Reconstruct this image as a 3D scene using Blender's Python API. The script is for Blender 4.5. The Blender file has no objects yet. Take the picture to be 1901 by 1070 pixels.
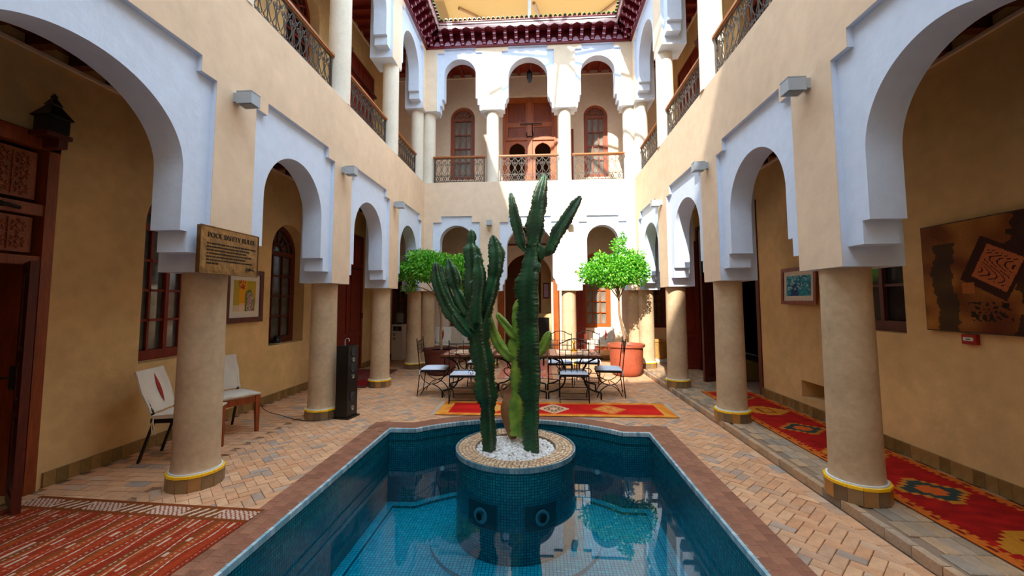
import bpy, math, random
from mathutils import Vector, Matrix
from mathutils.geometry import tessellate_polygon
RN = random.Random(7)
PI = math.pi
SC = bpy.context.scene
COL = SC.collection

# ---------------------------------------------------------------- camera, light, exposure
H, F, YAW, PIT, ROL = 1.65, 775.4, .0653, .0711, -.0027
CX, CY = 950.5, 505.1
_f = Vector((-math.sin(YAW)*math.cos(PIT), math.cos(YAW)*math.cos(PIT), math.sin(PIT)))
_r = Vector((math.cos(YAW), math.sin(YAW), 0)); _u = _r.cross(_f)
_r, _u = _r*math.cos(ROL)+_u*math.sin(ROL), _u*math.cos(ROL)-_r*math.sin(ROL)
cam = bpy.data.cameras.new('camera'); camo = bpy.data.objects.new('camera', cam); COL.objects.link(camo)
cam.sensor_width = 36; cam.lens = F/1901*36; cam.shift_y = -(535-CY)/1901
cam.clip_start = .05; cam.clip_end = 200
camo.matrix_world = Matrix(((_r.x, _u.x, -_f.x, 0), (_r.y, _u.y, -_f.y, 0), (_r.z, _u.z, -_f.z, H), (0, 0, 0, 1)))
SC.camera = camo

def at(u, v, Y):
    """real point at depth Y seen along one line of sight (used to read positions off the photograph)"""
    d = _f + _r*((u-CX)/F) - _u*((v-CY)/F)
    t = Y/d.y
    return Vector((d.x*t, Y, H+d.z*t))

W = bpy.data.worlds.new('sky'); SC.world = W; W.use_nodes = True
bg = W.node_tree.nodes['Background']; bg.inputs[0].default_value = (.68, .84, 1, 1); bg.inputs[1].default_value = 3.3
SUN_D = Vector((.255, 1, -.77)).normalized()
sl = bpy.data.lights.new('sun', 'SUN'); sl.energy = 6.0; sl.angle = math.radians(.8); sl.color = (1, .93, .82)
so = bpy.data.objects.new('sun', sl); so.rotation_euler = SUN_D.to_track_quat('-Z', 'Y').to_euler(); so.location = (0, 0, 20); COL.objects.link(so)
SC.view_settings.view_transform = 'Standard'; SC.view_settings.look = 'None'
SC.view_settings.gamma = 1; SC.view_settings.use_curve_mapping = False
SC.view_settings.exposure = 0.75
SC.cycles.max_bounces = 10; SC.cycles.diffuse_bounces = 6; SC.cycles.transparent_max_bounces = 16
SC.cycles.caustics_reflective = False; SC.cycles.caustics_refractive = False
SC.cycles.use_denoising = True

# ---------------------------------------------------------------- materials
def hexc(h, k=1):
    h = h.lstrip('#'); o = []
    for i in (0, 2, 4):
        c = int(h[i:i+2], 16)/255
        o.append(min(1, (c/12.92 if c < .04045 else ((c+.055)/1.055)**2.4)*k))
    return o
def nd(nt, t, **k):
    n = nt.nodes.new(t)
    for a, b in k.items(): setattr(n, a, b)
    return n
def mat(name, col, rough=.7, metal=0, n1=(2, .12), n2=(25, .05), bump=None, coat=0, stretch=None, island=0, spec=.5):
    """one real surface: base colour with two scales of noise, optional bump, optional piece-to-piece variation"""
    m = bpy.data.materials.new(name); m.use_nodes = True; nt = m.node_tree; L = nt.links
    b = nt.nodes['Principled BSDF']; b.inputs['Roughness'].default_value = rough; b.inputs['Metallic'].default_value = metal
    b.inputs['Coat Weight'].default_value = coat; b.inputs['Specular IOR Level'].default_value = spec
    c = hexc(col) if isinstance(col, str) else col
    tc = nd(nt, 'ShaderNodeTexCoord'); vec = tc.outputs['Object']
    if stretch:
        mp = nd(nt, 'ShaderNodeMapping'); mp.inputs['Scale'].default_value = stretch; L.new(vec, mp.inputs[0]); vec = mp.outputs[0]
    fac = None
    for sc, am in (n1, n2):
        if not am: continue
        n = nd(nt, 'ShaderNodeTexNoise'); n.inputs['Scale'].default_value = sc; n.inputs['Detail'].default_value = 5
        L.new(vec, n.inputs['Vector'])
        mr = nd(nt, 'ShaderNodeMapRange'); mr.inputs[1].default_value = .3; mr.inputs[2].default_value = .7
        mr.inputs[3].default_value = 1-am; mr.inputs[4].default_value = 1+am; L.new(n.outputs[0], mr.inputs[0])
        if fac is None: fac = mr.outputs[0]
        else:
            mu = nd(nt, 'ShaderNodeMath', operation='MULTIPLY'); L.new(fac, mu.inputs[0]); L.new(mr.outputs[0], mu.inputs[1]); fac = mu.outputs[0]
    src = None
    if island:
        g = nd(nt, 'ShaderNodeNewGeometry'); oi = nd(nt, 'ShaderNodeObjectInfo')
        ad = nd(nt, 'ShaderNodeMath', operation='ADD'); L.new(g.outputs['Random Per Island'], ad.inputs[0]); L.new(oi.outputs['Random'], ad.inputs[1])
        fr = nd(nt, 'ShaderNodeMath', operation='FRACT'); L.new(ad.outputs[0], fr.inputs[0])
        cr = nd(nt, 'ShaderNodeValToRGB'); cr.color_ramp.interpolation = 'LINEAR'
        stops = island if isinstance(island, list) else [(0, [x*.8 for x in c]), (1, [min(1, x*1.2) for x in c])]
        el = cr.color_ramp.elements
        while len(el) < len(stops): el.new(.5)
        for e, (p, cc) in zip(el, stops):
            e.position = p; cc = hexc(cc) if isinstance(cc, str) else cc; e.color = (*cc, 1)
        L.new(fr.outputs[0], cr.inputs[0]); src = cr.outputs[0]
    if fac is not None:
        vm = nd(nt, 'ShaderNodeVectorMath', operation='SCALE')
        if src: L.new(src, vm.inputs[0])
        else: vm.inputs[0].default_value = c
        L.new(fac, vm.inputs['Scale']); L.new(vm.outputs[0], b.inputs['Base Color'])
    elif src: L.new(src, b.inputs['Base Color'])
    else: b.inputs['Base Color'].default_value = (*c, 1)
    if bump:
        n = nd(nt, 'ShaderNodeTexNoise'); n.inputs['Scale'].default_value = bump[0]; n.inputs['Detail'].default_value = 4; L.new(vec, n.inputs['Vector'])
        bp = nd(nt, 'ShaderNodeBump'); bp.inputs['Strength'].default_value = bump[1]; bp.inputs['Distance'].default_value = .02
        L.new(n.outputs[0], bp.inputs['Height']); L.new(bp.outputs[0], b.inputs['Normal'])
    return m
def attr_mat(name, rough=.9, bump=None, spec=.2, sheen=0):
    m = bpy.data.materials.new(name); m.use_nodes = True; nt = m.node_tree; L = nt.links
    b = nt.nodes['Principled BSDF']; b.inputs['Roughness'].default_value = rough; b.inputs['Specular IOR Level'].default_value = spec
    a = nd(nt, 'ShaderNodeAttribute', attribute_name='Col')
    tc = nd(nt, 'ShaderNodeTexCoord'); n = nd(nt, 'ShaderNodeTexNoise'); n.inputs['Scale'].default_value = 60; L.new(tc.outputs['Object'], n.inputs['Vector'])
    mr = nd(nt, 'ShaderNodeMapRange'); mr.inputs[3].default_value = .72; mr.inputs[4].default_value = 1.28; L.new(n.outputs[0], mr.inputs[0])
    vm = nd(nt, 'ShaderNodeVectorMath', operation='SCALE'); L.new(a.outputs['Color'], vm.inputs[0]); L.new(mr.outputs[0], vm.inputs['Scale'])
    L.new(vm.outputs[0], b.inputs['Base Color'])
    if bump:
        n2 = nd(nt, 'ShaderNodeTexNoise'); n2.inputs['Scale'].default_value = bump[0]; L.new(tc.outputs['Object'], n2.inputs['Vector'])
        bp = nd(nt, 'ShaderNodeBump'); bp.inputs['Strength'].default_value = bump[1]; bp.inputs['Distance'].default_value = .005
        L.new(n2.outputs[0], bp.inputs['Height']); L.new(bp.outputs[0], b.inputs['Normal'])
    return m
def tile_mat(name, cols, size, grout, rough=.15, mort=.17):
    """square glazed mosaic laid out in metres along the UV map"""
    m = bpy.data.materials.new(name); m.use_nodes = True; nt = m.node_tree; L = nt.links
    b = nt.nodes['Principled BSDF']; b.inputs['Roughness'].default_value = rough
    uv = nd(nt, 'ShaderNodeUVMap'); sv = nd(nt, 'ShaderNodeVectorMath', operation='SCALE'); sv.inputs['Scale'].default_value = 1/size
    L.new(uv.outputs[0], sv.inputs[0])
    fl = nd(nt, 'ShaderNodeVectorMath', operation='FLOOR'); L.new(sv.outputs[0], fl.inputs[0])
    wn = nd(nt, 'ShaderNodeTexWhiteNoise', noise_dimensions='3D'); L.new(fl.outputs[0], wn.inputs['Vector'])
    cr = nd(nt, 'ShaderNodeValToRGB'); el = cr.color_ramp.elements
    while len(el) < len(cols): el.new(.5)
    for i, (e, c) in enumerate(zip(el, cols)): e.position = i/(len(cols)-1); e.color = (*hexc(c), 1)
    L.new(wn.outputs[0], cr.inputs[0])
    fr = nd(nt, 'ShaderNodeVectorMath', operation='FRACTION'); L.new(sv.outputs[0], fr.inputs[0])
    sx = nd(nt, 'ShaderNodeSeparateXYZ'); L.new(fr.outputs[0], sx.inputs[0])
    def edge(o):
        a = nd(nt, 'ShaderNodeMath', operation='SUBTRACT'); L.new(o, a.inputs[0]); a.inputs[1].default_value = .5
        c = nd(nt, 'ShaderNodeMath', operation='ABSOLUTE'); L.new(a.outputs[0], c.inputs[0]); return c.outputs[0]
    mx = nd(nt, 'ShaderNodeMath', operation='MAXIMUM'); L.new(edge(sx.outputs[0]), mx.inputs[0]); L.new(edge(sx.outputs[1]), mx.inputs[1])
    gt = nd(nt, 'ShaderNodeMath', operation='GREATER_THAN'); gt.inputs[1].default_value = .5-mort/2; L.new(mx.outputs[0], gt.inputs[0])
    mi = nd(nt, 'ShaderNodeMix', data_type='RGBA'); L.new(gt.outputs[0], mi.inputs['Factor']); L.new(cr.outputs[0], mi.inputs['A'])
    mi.inputs['B'].default_value = (*hexc(grout), 1); L.new(mi.outputs['Result'], b.inputs['Base Color'])
    bp = nd(nt, 'ShaderNodeBump'); bp.invert = True; bp.inputs['Strength'].default_value = .4; bp.inputs['Distance'].default_value = .002
    L.new(gt.outputs[0], bp.inputs['Height']); L.new(bp.outputs[0], b.inputs['Normal'])
    return m

M = {}
M['tan'] = mat('tan_plaster', '#E6CBAD', .85, n1=(.8, .07), n2=(6, .05), bump=(7, .25), spec=.2)
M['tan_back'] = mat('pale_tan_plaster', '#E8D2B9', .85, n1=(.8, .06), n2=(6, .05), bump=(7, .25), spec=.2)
M['inner'] = mat('ochre_plaster', '#E0BC82', .85, n1=(1.1, .14), n2=(7, .07), bump=(8, .35), spec=.25)
M['cream'] = mat('cream_plaster', '#EAD6BC', .85, n1=(1, .05), n2=(8, .04), bump=(8, .2), spec=.2)
M['white'] = mat('white_plaster', '#D6E3F6', .8, n1=(1, .03), n2=(9, .03), bump=(12, .2), spec=.2)
M['column'] = mat('tadelakt_column', '#C2A684', .6, n1=(3, .14), n2=(18, .08), bump=(20, .2), spec=.3)
M['column_up'] = mat('pale_column', '#E2D8C6', .7, n1=(3, .06), n2=(18, .04), bump=(20, .15), spec=.3)
M['brick'] = mat('terracotta_brick', '#C09070', .6, n1=(9, .12), n2=(60, .08), bump=(50, .3), spec=.3,
                 island=[(0, '#A08E80'), (.1, '#C69A78'), (.4, '#D8A57C'), (.62, '#CB946C'), (.88, '#DDAE86'), (1, '#A39488')])
M['brick_grey'] = mat('worn_brick', '#9A8474', .6, n1=(9, .12), n2=(60, .1), bump=(50, .3), spec=.3,
                 island=[(0, '#8C7F70'), (.3, '#B0906F'), (.6, '#C29E7C'), (1, '#9A8C7C')])
M['mortar'] = mat('mortar', '#8A735E', .9, n2=(60, .1))
M['coping'] = mat('coping_brick', '#96624A', .55, n1=(5, .18), n2=(50, .12), bump=(35, .4), spec=.3,
                  island=[(0, '#825640'), (.4, '#93604A'), (.7, '#9C6A50'), (1, '#8A5C46')])
M['base_tile'] = mat('brown_glazed_tile', '#8A5A24', .35, n1=(8, .15), n2=(40, .1), island=[(0, '#64503A'), (.55, '#7E6444'), (.85, '#886C48'), (1, '#A87030')])
M['yellow'] = mat('yellow_glazed_tile', '#F0C010', .3, n1=(8, .1), n2=(40, .08), island=[(0, '#EDB408'), (1, '#FFD020')])
M['skirt'] = mat('skirting_tile', '#8F6F3C', .4, n1=(6, .15), n2=(40, .1), island=[(0, '#6F5730'), (.5, '#8D6F40'), (1, '#A17C48')])
M['wood'] = mat('cedar_wood', '#8E3F14', .45, n1=(3, .25), n2=(12, .2), stretch=(6, 6, .8), bump=(30, .2))
M['wood_dark'] = mat('dark_wood', '#5A2012', .45, n1=(3, .25), n2=(12, .2), stretch=(6, 6, .8), bump=(30, .2))
M['wood_red'] = mat('red_stained_wood', '#7E2412', .45, n1=(3, .2), n2=(12, .15), stretch=(6, 6, .8), bump=(30, .2))
M['wood_orange'] = mat('oiled_wood', '#A9541A', .4, n1=(3, .2), n2=(12, .15), stretch=(6, 6, .8), bump=(30, .2))
M['rail'] = mat('handrail_wood', '#A2602A', .4, n1=(3, .15), n2=(14, .12))
M['cornice'] = mat('painted_cornice', '#6E0F1E', .4, n1=(5, .15), n2=(30, .1))
M['lunette'] = mat('mauve_painted_board', '#D6B4D2', .5, n1=(30, .2), n2=(80, .2))
M['fascia'] = mat('painted_fascia', '#B58F8C', .5, n1=(12, .15), n2=(60, .12))
M['green'] = mat('green_glazed_roof_tile', '#1F6A3C', .2, n1=(8, .2), n2=(30, .2), island=[(0, '#0E3A1E'), (.6, '#2C7A44'), (1, '#7E8E2E')])
M['iron'] = mat('wrought_iron', '#1B1817', .45, metal=.6, n1=(20, .2), n2=(60, .2), bump=(90, .2))
M['iron_rail'] = mat('railing_iron', '#4A433C', .5, metal=.3, n1=(20, .2), n2=(60, .2))
M['lamp'] = mat('grey_light_housing', '#A9B4BE', .4, n1=(4, .03), n2=(30, .02))
M['lamp_glass'] = mat('frosted_lamp_glass', '#59656E', .2, n1=(4, .03), n2=(30, 0))
M['glass'] = mat('dark_window_glass', '#262A2C', .06, n1=(2, .4), n2=(9, .2), spec=.8)
M['glass_grey'] = mat('shaded_grey_window_glass', '#565A56', .1, n1=(3, .3), n2=(9, .2), spec=.8)
M['glass_lt'] = mat('curtained_window_glass', '#837C70', .1, n1=(3, .35), n2=(9, .2), stretch=(3, 3, .5), spec=.8)
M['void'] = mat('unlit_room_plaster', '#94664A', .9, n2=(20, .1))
M['cushion'] = mat('pale_blue_grey_cushion', '#D5DCEA', .9, n1=(5, .04), n2=(60, .04), bump=(30, .3), spec=.1)
M['cover'] = mat('off_white_cotton', '#E4DACA', .9, n1=(5, .05), n2=(80, .05), bump=(14, .5), spec=.1)
M['redleaf'] = mat('rust_red_inlay', '#A3200C', .8)
M['black'] = mat('black_lacquer', '#050506', .35, n1=(5, .1), n2=(30, .05))
M['cone'] = mat('speaker_cone', '#2A2D33', .4, n2=(60, .1))
M['metal'] = mat('brushed_metal', '#9AA0A6', .3, metal=1, n2=(60, .05))
M['bronze'] = mat('antique_bronze_plate', '#7A5A34', .35, metal=.75, n1=(9, .3), n2=(30, .12), bump=(14, .5))
M['bronze_dk'] = mat('dark_cast_lettering', '#3A2A18', .6, metal=.3)
M['bark'] = mat('tree_bark', '#9B7A58', .9, n1=(10, .2), n2=(50, .2), bump=(40, .5))
M['soil'] = mat('potting_soil', '#3A2A1E', 1, n2=(60, .3), bump=(60, .6))
M['pot'] = mat('terracotta_pot', '#A04E34', .5, n1=(4, .14), n2=(22, .1), bump=(18, .3))
M['pot_dk'] = mat('dark_brown_pot', '#5C2418', .5, n1=(4, .14), n2=(22, .1), bump=(18, .3))
M['jug'] = mat('clay_jug', '#9A6A42', .7, n1=(6, .14), n2=(30, .1), bump=(22, .3))
M['wicker'] = mat('woven_wicker', '#B98A45', .7, n1=(10, .15), n2=(60, .15), bump=(60, .6))
M['plastic'] = mat('cream_white_plastic', '#D9D8D2', .3, n1=(3, .02), n2=(20, .02))
M['bluish'] = mat('clear_blue_bottle', '#5C6468', .1, spec=.8)
M['brass'] = mat('brass', '#C9931E', .3, metal=.8, n2=(40, .1))
M['fire_red'] = mat('red_alarm_plastic', '#A01208', .35)
M['pebble'] = mat('white_pebble', '#F0EEEC', .5, n1=(6, .05), n2=(40, .05), island=[(0, '#DAD8D6'), (.5, '#F2F1EF'), (.93, '#F8F7F5'), (1, '#DCCBBB')])
M['mosaic_stone'] = mat('travertine_chip', '#C9A583', .4, n1=(20, .1), n2=(80, .06), island=[(0, '#D2AC88'), (.5, '#E2C29E'), (1, '#F0DAB8')])
M['rim'] = mat('pale_aqua_tile', '#A9C9D6', .2, island=[(0, '#86B3C4'), (1, '#C6DCE2')])
M['rim_pl'] = mat('blue_grey_tile', '#6F97A6', .2, island=[(0, '#4F8298'), (1, '#93B2B9')])
M['tile_wall'] = tile_mat('teal_mosaic', ['#0A5C74', '#0E7288', '#0B667C', '#117F8C', '#096078'], .028, '#02303E')
M['tile_floor'] = tile_mat('turquoise_mosaic', ['#0F93AE', '#159FB8', '#0C8AA6', '#1AA9BE'], .036, '#055A72')
M['tile_dark'] = mat('dark_recess_tile', '#07333F', .2)
M['rug'] = attr_mat('woven_wool_rug', .95, bump=(180, .5))
M['paint'] = attr_mat('painted_picture', .6)
M['mosaic'] = attr_mat('mosaic_table_top', .25, bump=(70, .4), spec=.5)
M['canvas'] = mat('painting_edge', '#3A2413', .6)
M['canopy_beam'] = mat('tan_painted_steel', '#8A6A42', .6)
M['void_dark'] = mat('room_shade_plaster', '#1C120C', .9, n2=(20, .1))  # near-black colour stands in for the shade inside the side rooms
M['cork'] = mat('cactus_scar', '#7A6242', .9)

def leaf_mat(name, cols, trans=.35):
    m = bpy.data.materials.new(name); m.use_nodes = True; nt = m.node_tree; L = nt.links
    b = nt.nodes['Principled BSDF']; b.inputs['Roughness'].default_value = .35
    g = nd(nt, 'ShaderNodeNewGeometry'); cr = nd(nt, 'ShaderNodeValToRGB'); el = cr.color_ramp.elements
    while len(el) < len(cols): el.new(.5)
    for i, (e, c) in enumerate(zip(el, cols)): e.position = i/(len(cols)-1); e.color = (*hexc(c), 1)
    L.new(g.outputs['Random Per Island'], cr.inputs[0]); L.new(cr.outputs[0], b.inputs['Base Color'])
    t = nd(nt, 'ShaderNodeBsdfTranslucent'); L.new(cr.outputs[0], t.inputs[0])
    mx = nd(nt, 'ShaderNodeMixShader'); mx.inputs[0].default_value = trans
    L.new(b.outputs[0], mx.inputs[1]); L.new(t.outputs[0], mx.inputs[2]); L.new(mx.outputs[0], nt.nodes['Material Output'].inputs[0])
    return m
M['leaf'] = leaf_mat('tree_leaf', ['#27701A', '#46A428', '#7CD03A', '#B0E858'])
def cactus_mat(name, a, b_):
    m = bpy.data.materials.new(name); m.use_nodes = True; nt = m.node_tree; L = nt.links
    b = nt.nodes['Principled BSDF']; b.inputs['Roughness'].default_value = .45
    tc = nd(nt, 'ShaderNodeTexCoord'); n = nd(nt, 'ShaderNodeTexNoise'); n.inputs['Scale'].default_value = 6; n.inputs['Detail'].default_value = 6; L.new(tc.outputs['Object'], n.inputs['Vector'])
    cr = nd(nt, 'ShaderNodeValToRGB'); cr.color_ramp.elements[0].color = (*hexc(a), 1); cr.color_ramp.elements[1].color = (*hexc(b_), 1)
    cr.color_ramp.elements[0].position = .35; cr.color_ramp.elements[1].position = .7
    L.new(n.outputs[0], cr.inputs[0])
    at_ = nd(nt, 'ShaderNodeAttribute', attribute_name='Col')
    mi = nd(nt, 'ShaderNodeMix', data_type='RGBA'); L.new(at_.outputs['Fac'], mi.inputs['Factor']); L.new(cr.outputs[0], mi.inputs['A'])
    mi.inputs['B'].default_value = (*hexc('#8F8B5E'), 1); L.new(mi.outputs['Result'], b.inputs['Base Color'])
    return m
M['cactus'] = cactus_mat('dark_cactus_skin', '#04301C', '#0C552C')
M['cactus_lt'] = cactus_mat('light_cactus_skin', '#5A8A2A', '#A9C94C')
m = bpy.data.materials.new('pool_water'); m.use_nodes = True; nt = m.node_tree; nt.nodes.remove(nt.nodes['Principled BSDF'])
fr_ = nd(nt, 'ShaderNodeFresnel'); fr_.inputs[0].default_value = 1.34
tr = nd(nt, 'ShaderNodeBsdfTransparent'); tr.inputs[0].default_value = (.62, .93, .96, 1)
gl = nd(nt, 'ShaderNodeBsdfGlossy'); gl.inputs['Roughness'].default_value = 0.0; gl.inputs[0].default_value = (1, 1, 1, 1)
nz = nd(nt, 'ShaderNodeTexNoise'); nz.inputs['Scale'].default_value = 2.2; tcw = nd(nt, 'ShaderNodeTexCoord'); nt.links.new(tcw.outputs['Object'], nz.inputs['Vector'])
bw = nd(nt, 'ShaderNodeBump'); bw.inputs['Strength'].default_value = .004; bw.inputs['Distance'].default_value = .02; nt.links.new(nz.outputs[0], bw.inputs['Height'])
mxw = nd(nt, 'ShaderNodeMixShader'); nt.links.new(fr_.outputs[0], mxw.inputs[0]); nt.links.new(tr.outputs[0], mxw.inputs[1]); nt.links.new(gl.outputs[0], mxw.inputs[2])
nt.links.new(mxw.outputs[0], nt.nodes['Material Output'].inputs[0]); M['water'] = m
m = bpy.data.materials.new('translucent_canvas'); m.use_nodes = True; nt = m.node_tree; nt.nodes.remove(nt.nodes['Principled BSDF'])
df = nd(nt, 'ShaderNodeBsdfDiffuse'); df.inputs[0].default_value = (*hexc('#A8946F'), 1)
tl = nd(nt, 'ShaderNodeBsdfTranslucent'); tl.inputs[0].default_value = (*hexc('#C2AA82'), 1)
mxc = nd(nt, 'ShaderNodeMixShader'); mxc.inputs[0].default_value = .55
nt.links.new(df.outputs[0], mxc.inputs[1]); nt.links.new(tl.outputs[0], mxc.inputs[2]); nt.links.new(mxc.outputs[0], nt.nodes['Material Output'].inputs[0]); M['canvas_cloth'] = m

# ---------------------------------------------------------------- mesh helpers
def tag(o, label=None, cat=None, group=None, kind=None):
    if label: o['label'] = label
    if cat: o['category'] = cat
    if group: o['group'] = group
    if kind: o['kind'] = kind
    return o
def empty(name, loc=(0, 0, 0), rz=0, label=None, cat=None, group=None, kind=None):
    o = bpy.data.objects.new(name, None); o.location = loc; o.rotation_euler.z = rz; o.empty_display_size = .1; COL.objects.link(o)
    return tag(o, label, cat, group, kind)
def link(name, me, parent=None, loc=(0, 0, 0), rz=0, rot=None):
    o = bpy.data.objects.new(name, me); o.location = loc
    o.rotation_euler = rot if rot else (0, 0, rz)
    COL.objects.link(o)
    if parent: o.parent = parent
    return o
def copy_tree(o, parent=None):
    c = o.copy(); COL.objects.link(c); c.parent = parent
    for ch in list(o.children): copy_tree(ch, c)
    return c
LEFT = lambda XL: (lambda a, b, c: (XL-c, a, b))
RIGHT = lambda XR: (lambda a, b, c: (XR+c, a, b))
BACK = lambda YB: (lambda a, b, c: (a, YB+c, b))
FLAT = lambda z0: (lambda a, b, c: (a, b, z0+c))
class G:
    def __init__(s): s.v = []; s.f = []; s.mi = []; s.m = 0
    def add(s, vs, fs):
        n = len(s.v); s.v += [tuple(p) for p in vs]; s.f += [tuple(i+n for i in q) for q in fs]; s.mi += [s.m]*len(fs); return s
    def box(s, c, d, rz=0, mx=None):
        a, b, e = d[0]/2, d[1]/2, d[2]/2
        vs = [Vector((x, y, z)) for z in (-e, e) for x, y in ((-a, -b), (a, -b), (a, b), (-a, b))]
        r = mx if mx else Matrix.Rotation(rz, 3, 'Z')
        vs = [r @ p + Vector(c) for p in vs]
        return s.add(vs, [(3, 2, 1, 0), (4, 5, 6, 7), (0, 1, 5, 4), (1, 2, 6, 5), (2, 3, 7, 6), (3, 0, 4, 7)])
    def b2(s, x0, x1, y0, y1, z0, z1):
        return s.box(((x0+x1)/2, (y0+y1)/2, (z0+z1)/2), (abs(x1-x0), abs(y1-y0), abs(z1-z0)))
    def tube(s, pts, r, n=6, closed=False):
        pts = [Vector(p) for p in pts]; N = len(pts); rr = r if isinstance(r, (list, tuple)) else [r]*N
        up = Vector((0, 0, 1)); base = len(s.v); prev = None
        for i, p in enumerate(pts):
            a = pts[(i-1) % N] if (closed or i > 0) else p; b = pts[(i+1) % N] if (closed or i < N-1) else p
            t = (b-a).normalized()
            if prev is None:
                x = t.cross(up) if abs(t.z) < .95 else t.cross(Vector((0, 1, 0)))
            else: x = prev - t*prev.dot(t)
            if x.length < 1e-6: x = t.orthogonal()
            x.normalize(); y = t.cross(x); prev = x
            for k in range(n):
                q = 2*PI*(k+.5)/n; s.v.append(tuple(p+(x*math.cos(q)+y*math.sin(q))*rr[i]))
        for i in range(N if closed else N-1):
            j = (i+1) % N
            for k in range(n):
                l = (k+1) % n; s.f.append((base+i*n+k, base+i*n+l, base+j*n+l, base+j*n+k)); s.mi.append(s.m)
        if not closed:
            s.f.append(tuple(base+k for k in range(n))[::-1]); s.f.append(tuple(base+(N-1)*n+k for k in range(n))); s.mi += [s.m]*2
        return s
    def lathe(s, prof, n=24, c=(0, 0, 0), a0=0, a1=2*PI):
        full = abs(a1-a0-2*PI) < 1e-6; m = n if full else n+1; base = len(s.v)
        for r, z in prof:
            for k in range(m):
                a = a0+(a1-a0)*k/n; s.v.append((c[0]+r*math.cos(a), c[1]+r*math.sin(a), c[2]+z))
        for i in range(len(prof)-1):
            for k in range(n):
                l = (k+1) % m; s.f.append((base+i*m+k, base+i*m+l, base+(i+1)*m+l, base+(i+1)*m+k)); s.mi.append(s.m)
        for i, flip in ((0, True), (len(prof)-1, False)):
            if prof[i][0] > 1e-4 and full:
                q = tuple(base+i*m+k for k in range(m)); s.f.append(q[::-1] if flip else q); s.mi.append(s.m)
        return s
    def plate(s, outer, holes, d0, d1, place, front=True, back=True, hole_sides=True):
        loops = [outer]+list(holes)
        tri = tessellate_polygon([[Vector((p[0], p[1], 0)) for p in l] for l in loops])
        flat = [p for l in loops for p in l]; n = len(flat); base = len(s.v)
        s.v += [place(p[0], p[1], d0) for p in flat]+[place(p[0], p[1], d1) for p in flat]
        if front: s.f += [tuple(base+i for i in t) for t in tri]; s.mi += [s.m]*len(tri)
        if back: s.f += [tuple(base+n+i for i in t)[::-1] for t in tri]; s.mi += [s.m]*len(tri)
        k = 0
        for li, l in enumerate(loops):
            if li == 0 or hole_sides:
                for i in range(len(l)):
                    a, b = base+k+i, base+k+(i+1) % len(l); s.f.append((a, b, b+n, a+n)); s.mi.append(s.m)
            k += len(l)
        return s
    def mesh(s, name, mats, smooth=False, fix=True):
        me = bpy.data.meshes.new(name); me.from_pydata(s.v, [], s.f)
        for mm in (mats if isinstance(mats, (list, tuple)) else [mats]): me.materials.append(mm if not isinstance(mm, str) else M[mm])
        if any(s.mi): me.polygons.foreach_set('material_index', s.mi)
        if smooth: me.polygons.foreach_set('use_smooth', [True]*len(s.f))
        if fix:
            import bmesh
            bm = bmesh.new(); bm.from_mesh(me); bmesh.ops.recalc_face_normals(bm, faces=bm.faces); bm.to_mesh(me); bm.free()
        if smooth and hasattr(me, 'set_sharp_from_angle'): me.set_sharp_from_angle(angle=math.radians(40))
        me.update(); return me
    def build(s, name, mats, parent=None, loc=(0, 0, 0), rz=0, smooth=False, kind=None, fix=True, rot=None):
        o = link(name, s.mesh(name, mats, smooth, fix), parent, loc, rz, rot)
        if kind: o['kind'] = kind
        return o
def arc(cx, cy, r, a0, a1, n=16, ry=None):
    ry = ry or r
    return [(cx+r*math.cos(a0+(a1-a0)*i/n), cy+ry*math.sin(a0+(a1-a0)*i/n)) for i in range(n+1)]
def arch_shape(c, h, z0, ztop, n=20):
    """a round-headed opening, counter-clockwise from lower left"""
    return [(c-h, z0), (c+h, z0)]+arc(c, ztop-h, h, 0, PI, n)
def struct(g, name, mats, parent=None, **k): return g.build(name, mats, parent, kind='structure', **k)
def bez(P, n=10):
    o = []
    for i in range(n+1):
        t = i/n; a = (1-t)**3; b = 3*t*(1-t)**2; c = 3*t*t*(1-t); d = t**3
        o.append(tuple(a*P[0][j]+b*P[1][j]+c*P[2][j]+d*P[3][j] for j in range(len(P[0]))))
    return o
def smooth_path(P, n=6):
    P = [Vector(p) for p in P]; o = []
    for i in range(len(P)-1):
        p0 = P[max(0, i-1)]; p1 = P[i]; p2 = P[i+1]; p3 = P[min(len(P)-1, i+2)]
        for k in range(n):
            t = k/n; o.append(.5*((2*p1)+(p2-p0)*t+(2*p0-5*p1+4*p2-p3)*t*t+(3*p1-p0-3*p2+p3)*t**3))
    o.append(P[-1]); return o
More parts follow.
